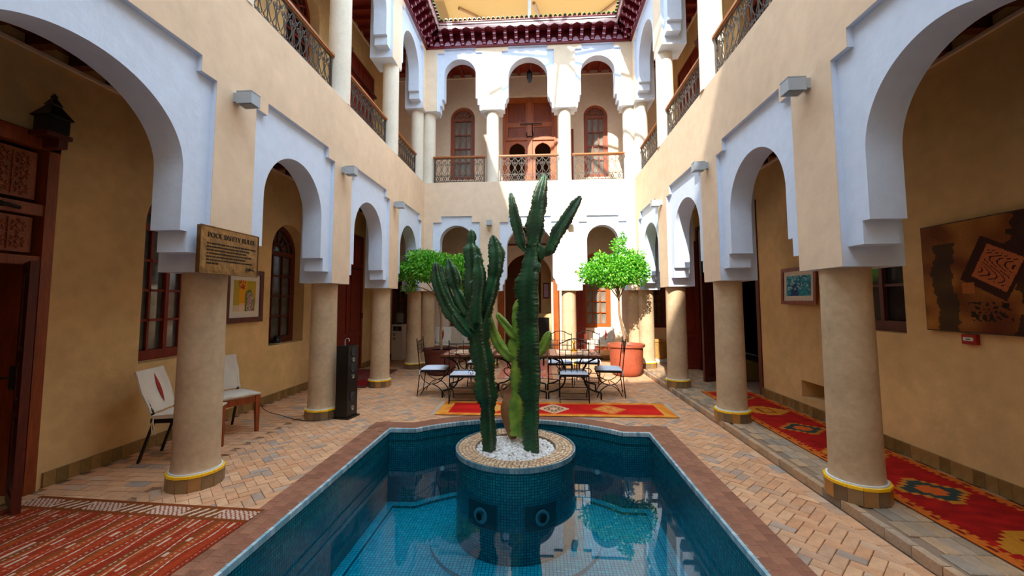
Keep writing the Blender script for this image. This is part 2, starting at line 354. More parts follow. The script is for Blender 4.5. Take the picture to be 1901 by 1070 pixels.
def color_sheet(name, w, l, nx, ny, fn, m, thick=.012, parent=None, loc=(0, 0, 0), rz=0, rot=None, wob=0):
    """a flat woven or painted sheet: fine grid whose cells carry the colours of its pattern"""
    vs = []; fs = []; cols = []
    for j in range(ny+1):
        for i in range(nx+1):
            vs.append((-w/2+w*i/nx, -l/2+l*j/ny, thick+(wob*math.sin(i*.35)*math.sin(j*.21+1) if wob else 0)))
    for j in range(ny):
        for i in range(nx):
            a = j*(nx+1)+i; fs.append((a, a+1, a+nx+2, a+nx+1)); cols += [(*fn((i+.5)/nx, (j+.5)/ny), 1)]*4
    n = len(vs); e = hexc('#6A3A1C')
    ring = [i for i in range(nx+1)]+[j*(nx+1)+nx for j in range(1, ny+1)]+[ny*(nx+1)+i for i in range(nx-1, -1, -1)]+[j*(nx+1) for j in range(ny-1, 0, -1)]
    vs += [(vs[i][0], vs[i][1], 0) for i in ring]; R_ = len(ring)
    for k in range(R_):
        fs.append((ring[k], n+k, n+(k+1) % R_, ring[(k+1) % R_])); cols += [(*e, 1)]*4
    fs.append(tuple(n+k for k in range(R_))[::-1]); cols += [(*e, 1)]*R_
    me = bpy.data.meshes.new(name); me.from_pydata(vs, [], fs); me.materials.append(m)
    ca = me.color_attributes.new('Col', 'FLOAT_COLOR', 'CORNER')
    ca.data.foreach_set('color', [x for c in cols for x in c])
    return link(name, me, parent, loc, rz, rot)

# ---------------------------------------------------------------- key dimensions (metres)
XL, XR, YB = -2.91, 2.374, 10.32          # courtyard faces of the three arcades
XLI, XRI, YBI = -4.45, 3.74, 12.1         # walls behind the galleries
YF = -4.2                                 # end of the courtyard behind the camera
SP = 2.21; YL0 = 3.745; YR0 = 3.70; PZ = 1.92; LEDGE = 4.68; UPZ = 6.57; TOPZ = 8.62; TH = .47
GZ = .067                                 # raised floor of the right gallery

# ---------------------------------------------------------------- arcades
def frame_poly(a0, a1, z0, z1, bays):
    p = [(a0, z0)]
    for c, fi, fo, zs, zt, *_ in bays:
        p += [(c-fo, z0), (c-fo, zs), (c-fi, zs), (c-fi, zt), (c+fi, zt), (c+fi, zs), (c+fo, zs), (c+fo, z0)]
    return p+[(a1, z0), (a1, z1), (a0, z1)]
def core_poly(a0, a1, z0, z1, bays):
    p = [(a0, z0)]
    for c, fi, fo, zs, zt, h, top, cusp in bays:
        k = min((fo-h)/3.2, .08); s1 = z0+.325; s2 = z0+.15
        ry = min(h, .62); spring = top-ry
        if cusp:
            lf = [(c-h-2*k, z0), (c-h-2*k, s2)]+arc(c-h-2*k, s2+.11, k*1.0, -PI/2, 0, 4, .11)[1:]+[(c-h-k, s1-.05)]+arc(c-h-k, s1+.06, k, -PI/2, 0, 4, .11)[1:]
        else:
            k2 = .07 if fo-h > .2 else k; e2 = fo+.02 if fo-h > .2 else h+2*k
            lf = [(c-e2, z0), (c-e2, s2), (c-h-k2, s2), (c-h-k2, s1), (c-h, s1)]
        p += lf+arc(c, spring, h, PI, 0, 44, ry)+[(2*c-x, z) for x, z in lf[::-1]]
    return p+[(a1, z0), (a1, z1), (a0, z1)]
def facade(name, a0, a1, z0, z1, bays, place, face_mat, rec=.05):
    g = G(); fp = frame_poly(a0, a1, z0, z1, bays); cp = core_poly(a0+.003, a1-.003, z0+.004, z1-.003, bays)
    g.m = 0; g.plate(fp, [], 0, .004, place)
    g.m = 1; g.plate(fp, [], .004, TH, place, front=False)
    g.m = 1; g.plate(cp, [], rec, .31, place)
    g.m = 0
    return struct(g, name, [face_mat, 'white'])
def side_bays(y0, top, n0, n1, zs, zt, r=.60):
    return [(y0+SP*(k+.5), .65, .835, zs, zt, r, top, False) for k in range(n0, n1)]
LLB = side_bays(YL0, 3.38, -3, 3, 3.66, 3.80)
LLB[1] = (.20,)+LLB[1][1:]; LLB[2] = (2.45, .86, 1.035, 3.66, 3.80, .78, 3.38, False)   # the nearest left arch is wider
GB = [(-2.08, .39, .595, 3.655, 3.81, .43, 3.58, False), (-.235, .53, .745, 3.645, 3.79, .575, 3.565, True), (1.57, .39, .58, 3.63, 3.78, .385, 3.55, False)]
UB = [(-2.02, .41, .585, 8.115, 8.235, .415, 7.97, False), (-.255, .50, .67, 8.115, 8.235, .505, 7.95, True), (1.525, .41, .575, 8.10, 8.225, .43, 7.93, False)]
facade('wall_left_arcade_lower', YF, YB+TH, PZ, LEDGE, LLB, LEFT(XL), 'tan')
facade('wall_left_arcade_upper', YF, YB+TH, UPZ, TOPZ, side_bays(YL0, 7.93, -3, 3, 8.10, 8.24), LEFT(XL), 'cream')
facade('wall_right_arcade_lower', YF, YB+TH, PZ, LEDGE, side_bays(YR0, 3.36, -3, 3, 3.60, 3.75), RIGHT(XR), 'tan')
facade('wall_right_arcade_upper', YF, YB+TH, UPZ, TOPZ, side_bays(YR0, 7.91, -3, 3, 8.08, 8.22), RIGHT(XR), 'cream')
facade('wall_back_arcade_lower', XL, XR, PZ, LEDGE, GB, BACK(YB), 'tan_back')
facade('wall_back_arcade_upper', XL, XR, UPZ, TOPZ, UB, BACK(YB), 'cream')

# ---------------------------------------------------------------- inner walls with their openings
def arc_open(c, h, z0, zt): return arch_shape(c, h, z0, zt)
def rect(a0, a1, z0, z1): return [(a0, z0), (a1, z0), (a1, z1), (a0, z1)]
W1 = (4.93, .52, .97, 3.08); W2 = (7.15, .50, .93, 3.03)
LD = (1.75, 3.33)        # near left door opening
holesL = [rect(1.7, 3.5, .0, 3.17), arc_open(*W1), arc_open(*W2), rect(8.72, 10.32, .0, 3.3), rect(11.2, 11.9, 1, 2.8)]
g = G(); g.plate(rect(YF, 12.6, -.1, 4.1), holesL[:4], 0, .45, LEFT(XLI)); struct(g, 'wall_left_inner_lower', 'inner')
g = G(); g.plate(rect(YF, 12.6, 4.1, TOPZ), [arc_open(7.35, .55, 5.2, 7.9), rect(9.05, 10.75, 4.7, 7.72), arc_open(4.9, .5, 5.2, 7.6)], 0, .45, LEFT(XLI)); struct(g, 'wall_left_inner_upper', 'inner')
holesR = [rect(4.55, 5.5, 1.31, 2.7), rect(5.55, 6.34, .29, .52), rect(7.47, 10.05, 0, 3.3)]
g = G(); g.plate(rect(YF, 12.6, -.1, 4.1), holesR, 0, .45, RIGHT(XRI)); struct(g, 'wall_right_inner_lower', 'inner')
g = G(); g.plate(rect(YF, 12.6, 4.1, TOPZ), [rect(9.4, 11.1, 4.7, 7.72), arc_open(7.2, .5, 5.2, 7.6)], 0, .45, RIGHT(XRI)); struct(g, 'wall_right_inner_upper', 'inner')
BW = [(-4.08, .33, .9, 2.75), (-2.27, .37, .92, 3.0), (1.63, .40, .9, 3.05), (3.3, .33, .9, 2.75)]
BD = (-.335, .68, 0, 3.06)
holesB = [arc_open(*w) for w in BW]+[arc_open(*BD)]
g = G(); g.plate(rect(XLI-.45, XRI+.45, -.1, 4.1), holesB, 0, .35, BACK(YBI)); struct(g, 'wall_back_inner_lower', 'cream')
UW = [(-2.27, .37, 5.28, 7.52), (1.69, .35, 5.28, 7.47)]
UD = (-1.06, .56, 4.7, 7.78)
g = G(); g.plate(rect(XLI-.45, XRI+.45, 4.1, TOPZ), [arc_open(*w) for w in UW]+[rect(*UD)], 0, .35, BACK(YBI)); struct(g, 'wall_back_inner_upper', 'cream')
g = G(); g.b2(XLI-.45, XRI+.45, YF-.3, YF, -.1, TOPZ); struct(g, 'wall_front', 'tan')
# dark rooms behind the openings
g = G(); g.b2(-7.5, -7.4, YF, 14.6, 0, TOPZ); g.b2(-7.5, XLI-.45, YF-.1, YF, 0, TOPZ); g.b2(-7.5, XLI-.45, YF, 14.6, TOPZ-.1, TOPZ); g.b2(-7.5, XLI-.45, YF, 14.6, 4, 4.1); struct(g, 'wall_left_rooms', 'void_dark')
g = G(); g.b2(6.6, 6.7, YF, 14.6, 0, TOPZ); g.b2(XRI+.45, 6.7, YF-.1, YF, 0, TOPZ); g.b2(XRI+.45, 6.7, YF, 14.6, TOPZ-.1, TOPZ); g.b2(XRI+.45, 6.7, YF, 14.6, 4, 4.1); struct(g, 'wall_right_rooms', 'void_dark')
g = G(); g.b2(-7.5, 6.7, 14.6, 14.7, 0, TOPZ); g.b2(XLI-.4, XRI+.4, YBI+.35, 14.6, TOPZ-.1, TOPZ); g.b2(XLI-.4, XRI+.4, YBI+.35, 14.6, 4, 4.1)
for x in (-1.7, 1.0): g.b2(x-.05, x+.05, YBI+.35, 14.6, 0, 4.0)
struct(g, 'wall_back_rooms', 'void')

# gallery ceilings and upper gallery floors, flat roof
g = G()
g.b2(XLI, XL-TH, YF, YBI, 4.02, LEDGE-.02); g.b2(XR+TH, XRI, YF, YBI, 4.02, LEDGE-.02); g.b2(XL-TH, XR+TH, YB+TH, YBI, 4.02, LEDGE-.02)
struct(g, 'floor_upper_gallery', 'tan')
def ceiling(name, z, wood):
    g = G(); g.b2(XLI, XL-TH+.02, YF, YBI, z, z+.03); g.b2(XR+TH-.02, XRI, YF, YBI, z, z+.03); g.b2(XL-TH, XR+TH, YB+TH-.02, YBI, z, z+.03)
    c = struct(g, name, wood)
    bl = G().box((0, 0, 0), (abs(XLI-XL+TH)+.0, .09, .1)).mesh('beam', wood)
    br = G().box((0, 0, 0), (XRI-XR-TH, .09, .1)).mesh('beam', wood)
    bb = G().box((0, 0, 0), (.09, YBI-YB-TH, .1)).mesh('beam', wood)
    y = YF+.3
    while y < YBI-.1:
        link('beam', bl, c, ((XLI+XL-TH)/2, y, z-.05)); link('beam', br, c, ((XRI+XR+TH)/2, y, z-.05)); y += .34
    x = XL-TH+.1
    while x < XR+TH:
        link('beam', bb, c, (x, (YBI+YB+TH)/2, z-.05)); x += .34
    return c
ceiling('ceiling_lower_gallery', 3.99, 'wood_dark')
ceiling('ceiling_upper_gallery', 8.52, 'wood_red')
# pale cornice line where the gallery walls meet the beams
g = G()
for z in (3.86, 8.39):
    g.b2(XLI, XLI+.03, YF, YBI, z, z+.03); g.b2(XRI-.03, XRI, YF, YBI, z, z+.03); g.b2(XLI, XRI, YBI-.03, YBI, z, z+.03)
struct(g, 'trim_1', 'cream')
g = G(); g.b2(-7.5, XL-.02, YF-.3, 14.7, 8.66, 8.8); g.b2(XR+.02, 6.7, YF-.3, 14.7, 8.66, 8.8); g.b2(XL-.1, XR+.1, YB+.02, 14.7, 8.66, 8.8); g.b2(XL-.1, XR+.1, YF-.3, YF+.1, 8.66, 8.8)
struct(g, 'ceiling_roof_slab', 'tan')
g = G(); g.b2(-1.0, .4, YBI-.04, YBI, 3.28, 3.33); struct(g, 'trim_2', 'wood_red')

# ---------------------------------------------------------------- ground: floor, raised gallery, kerb, coping
PX0, PX1, PY0, PYS = -1.97, 1.375, .9, 5.47
pc = (PX0+PX1)/2; pr_ = 1.98; pcy = 4.0
def pool_poly(off, n=28):
    R_ = pr_+off; ys = PYS+off; hc = math.sqrt(max(.01, R_*R_-(ys-pcy)**2)); a = math.acos(hc/R_)
    return [(PX0-off, PY0-off), (PX1+off, PY0-off), (PX1+off, ys)]+arc(pc, pcy, R_, a, PI-a, n)+[(PX0-off, ys)]
OUT = pool_poly(.28); INN = pool_poly(0)
def inside(p, poly):
    x, y = p; c = False; n = len(poly)
    for i in range(n):
        x1, y1 = poly[i]; x2, y2 = poly[i-1]
        if (y1 > y) != (y2 > y) and x < (x2-x1)*(y-y1)/(y2-y1)+x1: c = not c
    return c
g = G(); g.plate(rect(-7.5, 6.7, YF-.3, 14.7), [INN], 0, -.12, FLAT(-.012)); floor = struct(g, 'floor', 'mortar')
def dist(c): return math.hypot(c[0], c[1])
def lay(bricks, parent, matn, n_parts, zt, name='brick', th=.03):
    """bricks: list of (x, y, length, width, angle); the nearest become parts, the others one joined part"""
    vis = sorted(bricks, key=lambda b: dist(b) if b[1] > 1.9 else 100)
    cache = {}
    for b in vis[:n_parts]:
        k = (round(b[2], 3), round(b[3], 3))
        if k not in cache:
            q = G(); a, w = k[0]/2, k[1]/2; e = .004
            q.add([(-a, -w, -th), (a, -w, -th), (a, w, -th), (-a, w, -th), (-a, -w, -e), (a, -w, -e), (a, w, -e), (-a, w, -e), (-a+e, -w+e, 0), (a-e, -w+e, 0), (a-e, w-e, 0), (-a+e, w-e, 0)],
                  [(0, 1, 5, 4), (1, 2, 6, 5), (2, 3, 7, 6), (3, 0, 4, 7), (4, 5, 9, 8), (5, 6, 10, 9), (6, 7, 11, 10), (7, 4, 8, 11), (8, 9, 10, 11)])
            cache[k] = q.mesh(name, matn)
        link(name, cache[k], parent, (b[0], b[1], zt+RN.uniform(-.0015, .0015)), b[4]+RN.uniform(-.015, .015))
    q = G()
    for b in vis[n_parts:]: 
        z = zt+RN.uniform(-.0015, .0015); q.box((b[0], b[1], z-th/2), (b[2], b[3], th), b[4]+RN.uniform(-.015, .015))
    if q.v: q.build('joined_'+name+'s', matn, parent, kind='stuff', fix=False)
bl, bw_, gp = .164, .082, .004
herr = []; s = bw_
u1 = Vector((1, 1))/math.sqrt(2); u2 = Vector((-1, 1))/math.sqrt(2)
for i in range(-110, 190):
    for j in range(-110, 190):
        # classic herringbone on a unit grid: cells grouped by (i-j) mod 4
        k = (i-j) % 4
        if k == 0: cx, cy, an = i+1, j+.5, 0
        elif k == 3: cx, cy, an = i+.5, j+1, 1
        else: continue
        p = u1*(cx*s)+u2*(cy*s)+Vector((0, 2))
        x, y = p.x, p.y
        if not (-3.38 < x < 2.27 and 1.2 < y < 12.05): continue
        if inside((x, y), pool_poly(.24)): continue
        herr.append((x, y, bl-gp, bw_-gp, PI/4+(PI/2 if an else 0)))
lay(herr, floor, 'brick', 230, 0)
run = []
y = 1.2; r = 0
while y < 12.05:
    x = -4.36+(.0 if r % 2 == 0 else .1)
    while x < -3.36: run.append((x, y, .194, .094, 0)); x += .2
    y += .1; r += 1
y = 1.2
while y < 10.3: run.append((2.315, y, .094, .194, 0)); y += .2
lay(run, floor, 'brick', 60, .002)
g = G(); g.b2(XR+.07, 6.7, YF, 12.1, -.05, GZ-.012); g.b2(2.30, XRI, YB+.3, YBI, -.05, .0); gr = struct(g, 'floor_right_gallery', 'mortar')
rr = []
y = 1.6; r = 0
while y < 12.0:
    x = 2.53+(.05 if r % 2 else 0)
    while x < XRI-.02: rr.append((x, y, .094, .194, 0)); x += .1
    y += .2; r += 1
lay(rr, gr, 'brick_grey', 150, GZ)
kb = G().box((0, 0, 0), (.055, .205, .075)).mesh('kerb_stone', 'brick_grey')
y = 1.6
while y < 10.3: link('kerb_stone', kb, gr, (2.41+RN.uniform(-.004, .004), y, .033), RN.uniform(-.02, .02)); y += .212
g = G(); g.plate(OUT, [INN], 0, -.1, FLAT(.003)); cop = struct(g, 'floor_pool_coping', 'coping')
cb = []
for x0, x1, y0, y1 in ((PX0-.28, PX0, 1.5, 5.72), (PX1, PX1+.28, 1.5, 5.72)):
    y = y0; r = 0
    while y < y1:
        x = x0+.045
        while x < x1: cb.append((x, y+(.06 if int((x-x0)/.093) % 2 else 0), .0915, .1315, 0)); x += .094
        y += .134
lay(cb, cop, 'coping', 160, .006, th=.02)

# ---------------------------------------------------------------- pool
pool = empty('swimming_pool', (0, 0, 0), label='turquoise mosaic tiled plunge pool with a curved far end in the courtyard floor', cat='pool')
PZB = -.95
def uv_wall(name, path, z0, z1, matn, parent, closed=True):
    vs = []; fs = []; uvs = []; L_ = 0; n = len(path); m_ = n if closed else n-1
    for i in range(m_):
        a, b = path[i], path[(i+1) % n]; d = math.dist(a, b); k = len(vs)
        vs += [(a[0], a[1], z0), (b[0], b[1], z0), (b[0], b[1], z1), (a[0], a[1], z1)]; fs.append((k, k+1, k+2, k+3))
        uvs += [(L_, z0), (L_+d, z0), (L_+d, z1), (L_, z1)]; L_ += d
    me = bpy.data.meshes.new(name); me.from_pydata(vs, [], fs); me.materials.append(M[matn])
    ul = me.uv_layers.new(name='UVMap'); ul.data.foreach_set('uv', [x for p in uvs for x in p])
    return link(name, me, parent)
uv_wall('pool_wall', INN, -.12, PZB, 'tile_wall', pool)
uv_wall('tile_band', pool_poly(-.012), -.045, -.14, 'tile_wall', pool)
def uv_flat(name, poly, holes, z, matn, parent):
    tri = tessellate_polygon([[Vector((p[0], p[1], 0)) for p in l] for l in [poly]+holes]); flat = [p for l in [poly]+holes for p in l]
    me = bpy.data.meshes.new(name); me.from_pydata([(p[0], p[1], z) for p in flat], [], [tuple(t) for t in tri]); me.materials.append(M[matn])
    ul = me.uv_layers.new(name='UVMap')
    for lp in me.loops:
        p = flat[lp.vertex_index]; ul.data[lp.index].uv = (p[0], p[1])
    return link(name, me, parent)
uv_flat('pool_floor', INN, [], PZB, 'tile_floor', pool)
sh = pool_poly(-.10); uv_flat('footing_top', INN, [sh], PZB+.03, 'tile_floor', pool); uv_wall('footing_side', sh, PZB, PZB+.03, 'tile_wall', pool)
rt = G().box((0, 0, 0), (.043, .045, .045)).mesh('rim_tile', 'rim')
per = INN[1:]+[INN[0]]
for i in range(len(per)-1):
    a, b = Vector(per[i]), Vector(per[i+1])
    L_ = (b-a).length; k = max(1, round(L_/.046)); d = (b-a)/k; nrm = Vector((d.y, -d.x)).normalized()
    for j in range(k):
        p = a+d*(j+.5)
        if p.y < 1.9: continue
        o = link('rim_tile', rt, pool, (p.x-nrm.x*0, p.y-nrm.y*0, -.018), math.atan2(d.y, d.x)); o.scale.x = min(1.0, d.length/.046)
# underwater return jets on the far shoulders
jet = G(); jet.lathe([(.03, 0), (.03, .012), (.015, .014), (.015, .004)], 16); jm = jet.mesh('water_jet', 'rim', True)
for x in (-1.30, .73): link('water_jet', jm, pool, (x, 5.63, -.55), rot=(PI/2, 0, 0 if x < 0 else 0))
WZ = -.29
PLC = (-.285, 4.885); PLR = .665
circ = [(PLC[0]+PLR*math.cos(2*PI*i/48), PLC[1]+PLR*math.sin(2*PI*i/48)) for i in range(48)]
g = G(); wp = pool_poly(-.001); t_ = tessellate_polygon([[Vector((p[0], p[1], 0)) for p in l] for l in (wp, circ)]); fl_ = wp+circ
g.add([(p[0], p[1], WZ) for p in fl_], [tuple(t) for t in t_]); g.f = [f if (Vector(g.v[f[1]])-Vector(g.v[f[0]])).cross(Vector(g.v[f[2]])-Vector(g.v[f[0]])).z > 0 else f[::-1] for f in g.f]
wat = g.build('water', 'water', pool, fix=False)

# round planter standing in the pool
pl = empty('round_planter', (PLC[0], PLC[1], PZB), label='round teal mosaic planter rising from the pool, rimmed with sandy stone chips', cat='planter')
def ring(R_, n=64): return [(R_*math.cos(2*PI*i/n), R_*math.sin(2*PI*i/n)) for i in range(n)]
uv_wall('planter_wall', ring(PLR), 0, .93, 'tile_wall', pl)
uv_wall('planter_foot', ring(.95), 0, .04, 'tile_floor', pl); uv_flat('foot_top', ring(.95), [ring(PLR)], .04, 'tile_floor', pl)
g = G(); g.lathe([(PLR, .93), (PLR, .955), (.45, .955), (.45, .85), (.0, .85)], 64); g.build('rim_bed', 'mortar', pl)
tt = G().box((0, 0, 0), (.016, .046, .05)).mesh('edge_tile', 'rim_pl')
for i in range(84): a = 2*PI*i/84; link('edge_tile', tt, pl, ((PLR+.003)*math.cos(a), (PLR+.003)*math.sin(a), .94), a)
q = G(); n_ch = 0
for k, rad in enumerate([.475, .512, .55, .588, .626]):
    n = int(2*PI*rad/.042)
    for i in range(n):
        a = 2*PI*(i+.5*(k % 2))/n+RN.uniform(-.01, .01); sz = RN.uniform(.035, .04)
        c = (rad*math.cos(a), rad*math.sin(a)); m5 = [(c[0]+sz*.56*math.cos(a+t+RN.uniform(-.15, .15)), c[1]+sz*.56*math.sin(a+t+RN.uniform(-.15, .15))) for t in (PI/4, 3*PI/4, 5*PI/4, 7*PI/4)]
        q.plate(m5, [], 0, .008, FLAT(.953+RN.uniform(0, .002)))
q.build('stone_chip_mosaic', 'mosaic_stone', pl, kind='stuff')
# recessed underwater lamps facing the camera
for a in (-2.05, -1.12):
    g = G(); g.lathe([(.0, .0), (.05, .0), (.05, .012), (.075, .012), (.075, .0)], 24); 
    o = g.build('underwater_lamp', 'rim_pl', pl, ((PLR+.012)*math.cos(a), (PLR+.012)*math.sin(a), .48), rot=(PI/2, 0, a+PI/2))
    g = G(); 
    for i in range(10):
        a0 = a-.26+.052*i; a1 = a0+.052; r_ = PLR+.004
        g.add([(r_*math.cos(a0), r_*math.sin(a0), .36), (r_*math.cos(a1), r_*math.sin(a1), .36), (r_*math.cos(a1), r_*math.sin(a1), .60), (r_*math.cos(a0), r_*math.sin(a0), .60)], [(0, 1, 2, 3)])
    g.build('lamp_recess', 'tile_dark', pl, fix=False)
    g = G(); g.lathe([(0, .016), (.035, .016)], 16); g.build('lamp_eye', 'black', pl, ((PLR+.03)*math.cos(a), (PLR+.03)*math.sin(a), .48), rot=(PI/2, 0, a+PI/2))
# pebbles
pebs = []
for k in range(3):
    q = G(); vs = []; 
    for i in range(4):
        ph = PI*(i+.5)/4
        for j in range(6): th = 2*PI*j/6+k; rr_ = RN.uniform(.85, 1.1); vs.append(((.028*rr_*math.sin(ph)*math.cos(th)), .021*rr_*math.sin(ph)*math.sin(th), .015*math.cos(ph)))
    fs = [(i*6+j, i*6+(j+1) % 6, i*6+6+(j+1) % 6, i*6+6+j) for i in range(3) for j in range(6)]+[(0, 1, 2, 3, 4, 5), (18, 19, 20, 21, 22, 23)]
    q.add(vs, fs); pebs.append(q.mesh('pebble', 'pebble', True))
pts = []
tries = 0
while len(pts) < 520 and tries < 60000:
    tries += 1; a = RN.uniform(0, 2*PI); r_ = .435*math.sqrt(RN.random()); p = (r_*math.cos(a), r_*math.sin(a))
    if all((p[0]-q_[0])**2+(p[1]-q_[1])**2 > .031**2 for q_ in pts): pts.append(p)
pts.sort(key=lambda p: p[1])
stuffpeb = G()
for i, p in enumerate(pts):
    z = .925+RN.uniform(-.004, .012)+.01*(1-(p[0]**2+p[1]**2)/.19)
    if i < 300: 
        o = link('pebble', pebs[i % 3], pl, (p[0], p[1], z), rot=(RN.uniform(-.4, .4), RN.uniform(-.4, .4), RN.uniform(0, 6.3))); s_ = RN.uniform(.8, 1.2); o.scale = (s_, s_, s_)
    else:
        me = pebs[i % 3]; mxm = Matrix.Rotation(RN.uniform(0, 6.3), 3, 'Z'); stuffpeb.add([mxm @ v.co+Vector((p[0], p[1], z)) for v in me.vertices], [tuple(f.vertices) for f in me.polygons])
stuffpeb.build('far_pebbles', 'pebble', pl, kind='stuff', smooth=True)
g = G(); g.lathe([(.0, .925), (.45, .925)], 32); g.build('gravel_bed', 'pebble', pl)

# ---------------------------------------------------------------- columns
bt = G()
n12 = 14
a_ = PI/n12*.97
bt.plate([(.17*math.cos(-a_), .17*math.sin(-a_)), (.222*math.cos(-a_), .222*math.sin(-a_)), (.222*math.cos(a_), .222*math.sin(a_)), (.17*math.cos(a_), .17*math.sin(a_))], [], 0, .118, FLAT(0))
bt = bt.mesh('base_tile', 'base_tile')
yt = G(); yt.plate([(.17*math.cos(-a_), .17*math.sin(-a_)), (.226*math.cos(-a_), .226*math.sin(-a_)), (.226*math.cos(a_), .226*math.sin(a_)), (.17*math.cos(a_), .17*math.sin(a_))], [], 0, .022, FLAT(0)); yt = yt.mesh('yellow_tile', 'yellow')
sh_ = G(); sh_.lathe([(.205, .14), (.195, .15), (.188, .17), (.184, .3), (.181, 1.0), (.176, 1.7), (.178, 1.93)], 40); sh_ = sh_.mesh('shaft', 'column', True)
mo_ = G(); mo_.lathe([(.17, 0), (.205, 0), (.205, .012), (.185, .012)], 40); mo_ = mo_.mesh('mortar_ring', 'white')
core_ = G(); core_.lathe([(.215, 0), (.215, .135), (.17, .14)], 28); core_ = core_.mesh('base_core', 'mortar')
su_ = G(); su_.lathe([(.17, 0), (.168, .02), (.165, 1.0), (.16, UPZ-LEDGE+.01)], 36); su_ = su_.mesh('shaft', 'column_up', True)
def column(x, y, z, label, group=None, tiles=True):
    e = empty('column', (x, y, z), label=label, cat='column', group=group)
    if tiles:
        link('base_core', core_, e)
        for i in range(n12):
            link('base_tile', bt, e, rz=2*PI*i/n12); link('yellow_tile', yt, e, (0, 0, .118), 2*PI*i/n12)
        link('mortar_ring', mo_, e, (0, 0, .14))
    o = link('shaft', sh_, e)
    if z > 0: o.scale.z = (PZ-z+.01)/1.93
    return e
SIDEN = ['nearest round plaster column on the left, beside the bronze sign', 'second plaster column on the left, next to the black speaker', 'third plaster column on the left, in front of the red double door', 'far left corner plaster column at the end of the left arcade']
SIDENR = ['nearest thick round plaster column on the right, beside the red runner', 'second plaster column on the right, at the far end of the red runner', 'third plaster column on the right, just before the wicker basket', 'far right corner plaster column dappled with leaf shadow']
for k in range(-2, 4):
    ly = {-2: -.9, -1: 1.22}.get(k, YL0+SP*k) if k < 3 else 10.37
    ry = YR0+SP*k if k < 3 else 10.35
    if k >= 0:
        column(-3.15, ly, 0, SIDEN[k]); column(2.575, ry, GZ, SIDENR[k])
    else:
        column(-3.15, ly, 0, 'round plaster column of the left arcade behind the camera', 'columns behind the camera', False)
        column(2.575, ry, GZ, 'round plaster column of the right arcade behind the camera', 'columns behind the camera', False)
column(-2.86, 10.58, 0, 'left back arcade corner column, paired beside the far left column')
column(2.38, 10.58, 0, 'right back arcade corner column, paired behind the terracotta pot')
column(-1.24, 10.56, 0, 'back arcade column mostly hidden behind the left dark cactus')
column(.735, 10.56, 0, 'pale back arcade column right of the central archway')
def ucol(x, y, label):
    e = empty('column', (x, y, LEDGE), label=label, cat='column'); link('shaft', su_, e)
UN = {0: 'upstairs', 1: 'upstairs second', 2: 'upstairs third'}
for k in range(-1, 3):
    if k in (-1, 0): lab = ('just out of view', 'nearest')[k+1]
    ucol(-3.07, YL0+SP*k+(.0 if k < 0 else .1), ['upper column over the left arcade above the camera', 'upper left gallery column above the nearest left arch', 'tall pale upper left column at the end of the near balcony railing', 'upper left column under the stepped white pier'][k+1])
    ucol(2.52, YR0+SP*k+(.0 if k < 0 else .1), ['upper column over the right arcade above the camera', 'upper right gallery column above the nearest right arch', 'tall pale upper right column at the end of the near balcony railing', 'upper right column under the stepped white pier'][k+1])
ucol(-3.13, 10.37, 'upper far left corner column of the side gallery'); ucol(-2.86, 10.56, 'upper far left corner column of the back gallery')
ucol(2.56, 10.35, 'upper far right corner column of the side gallery'); ucol(2.32, 10.56, 'upper far right corner column of the back gallery')
ucol(-1.18, 10.56, 'upper back gallery column left of the big double door'); ucol(.68, 10.56, 'upper back gallery column right of the big double door')
# impost blocks closing the pier undersides at the corners
g = G(); g.b2(XL-TH, XL+.22, YB-.0, YB+TH, PZ, PZ+.02); g.b2(XR-.2, XR+TH, YB-.0, YB+TH, PZ, PZ+.02); struct(g, 'trim_3', 'tan')

# ---------------------------------------------------------------- skirting tiles
def skirting(name, pts_list):
    g = G(); g.b2(0, .001, 0, .001, 0, .001); o = None
    root = empty(name, kind='structure')
    me = G().box((0, 0, 0), (.022, .098, .13)).mesh('skirting_tile', 'skirt')
    st = G(); n = 0
    for (x, y, rz, z) in pts_list:
        if n < 110: link('skirting_tile', me, root, (x, y, z+.065), rz)
        else: st.box((x, y, z+.065), (.022, .098, .13), rz)
        n += 1
    if st.v: st.build('joined_skirting_tiles', 'skirt', root, kind='stuff')
    return root
sl_ = []; y = 2.0
ys = []
while y < 11.9: ys.append(y); y += .101
skirting('baseboard_left', [(XLI+.011, y, 0, 0) for y in ys if y > 3.55 and not 8.68 < y < 10.36])
skirting('baseboard_right', [(XRI-.011, y, 0, GZ) for y in ys if not 7.42 < y < 10.1])
xs = []; x = XLI+.1
while x < XRI: xs.append(x); x += .101
skirting('baseboard_back', [(x, YBI-.011, PI/2, .0 if x < XR else GZ) for x in xs if not -1.05 < x < .38])

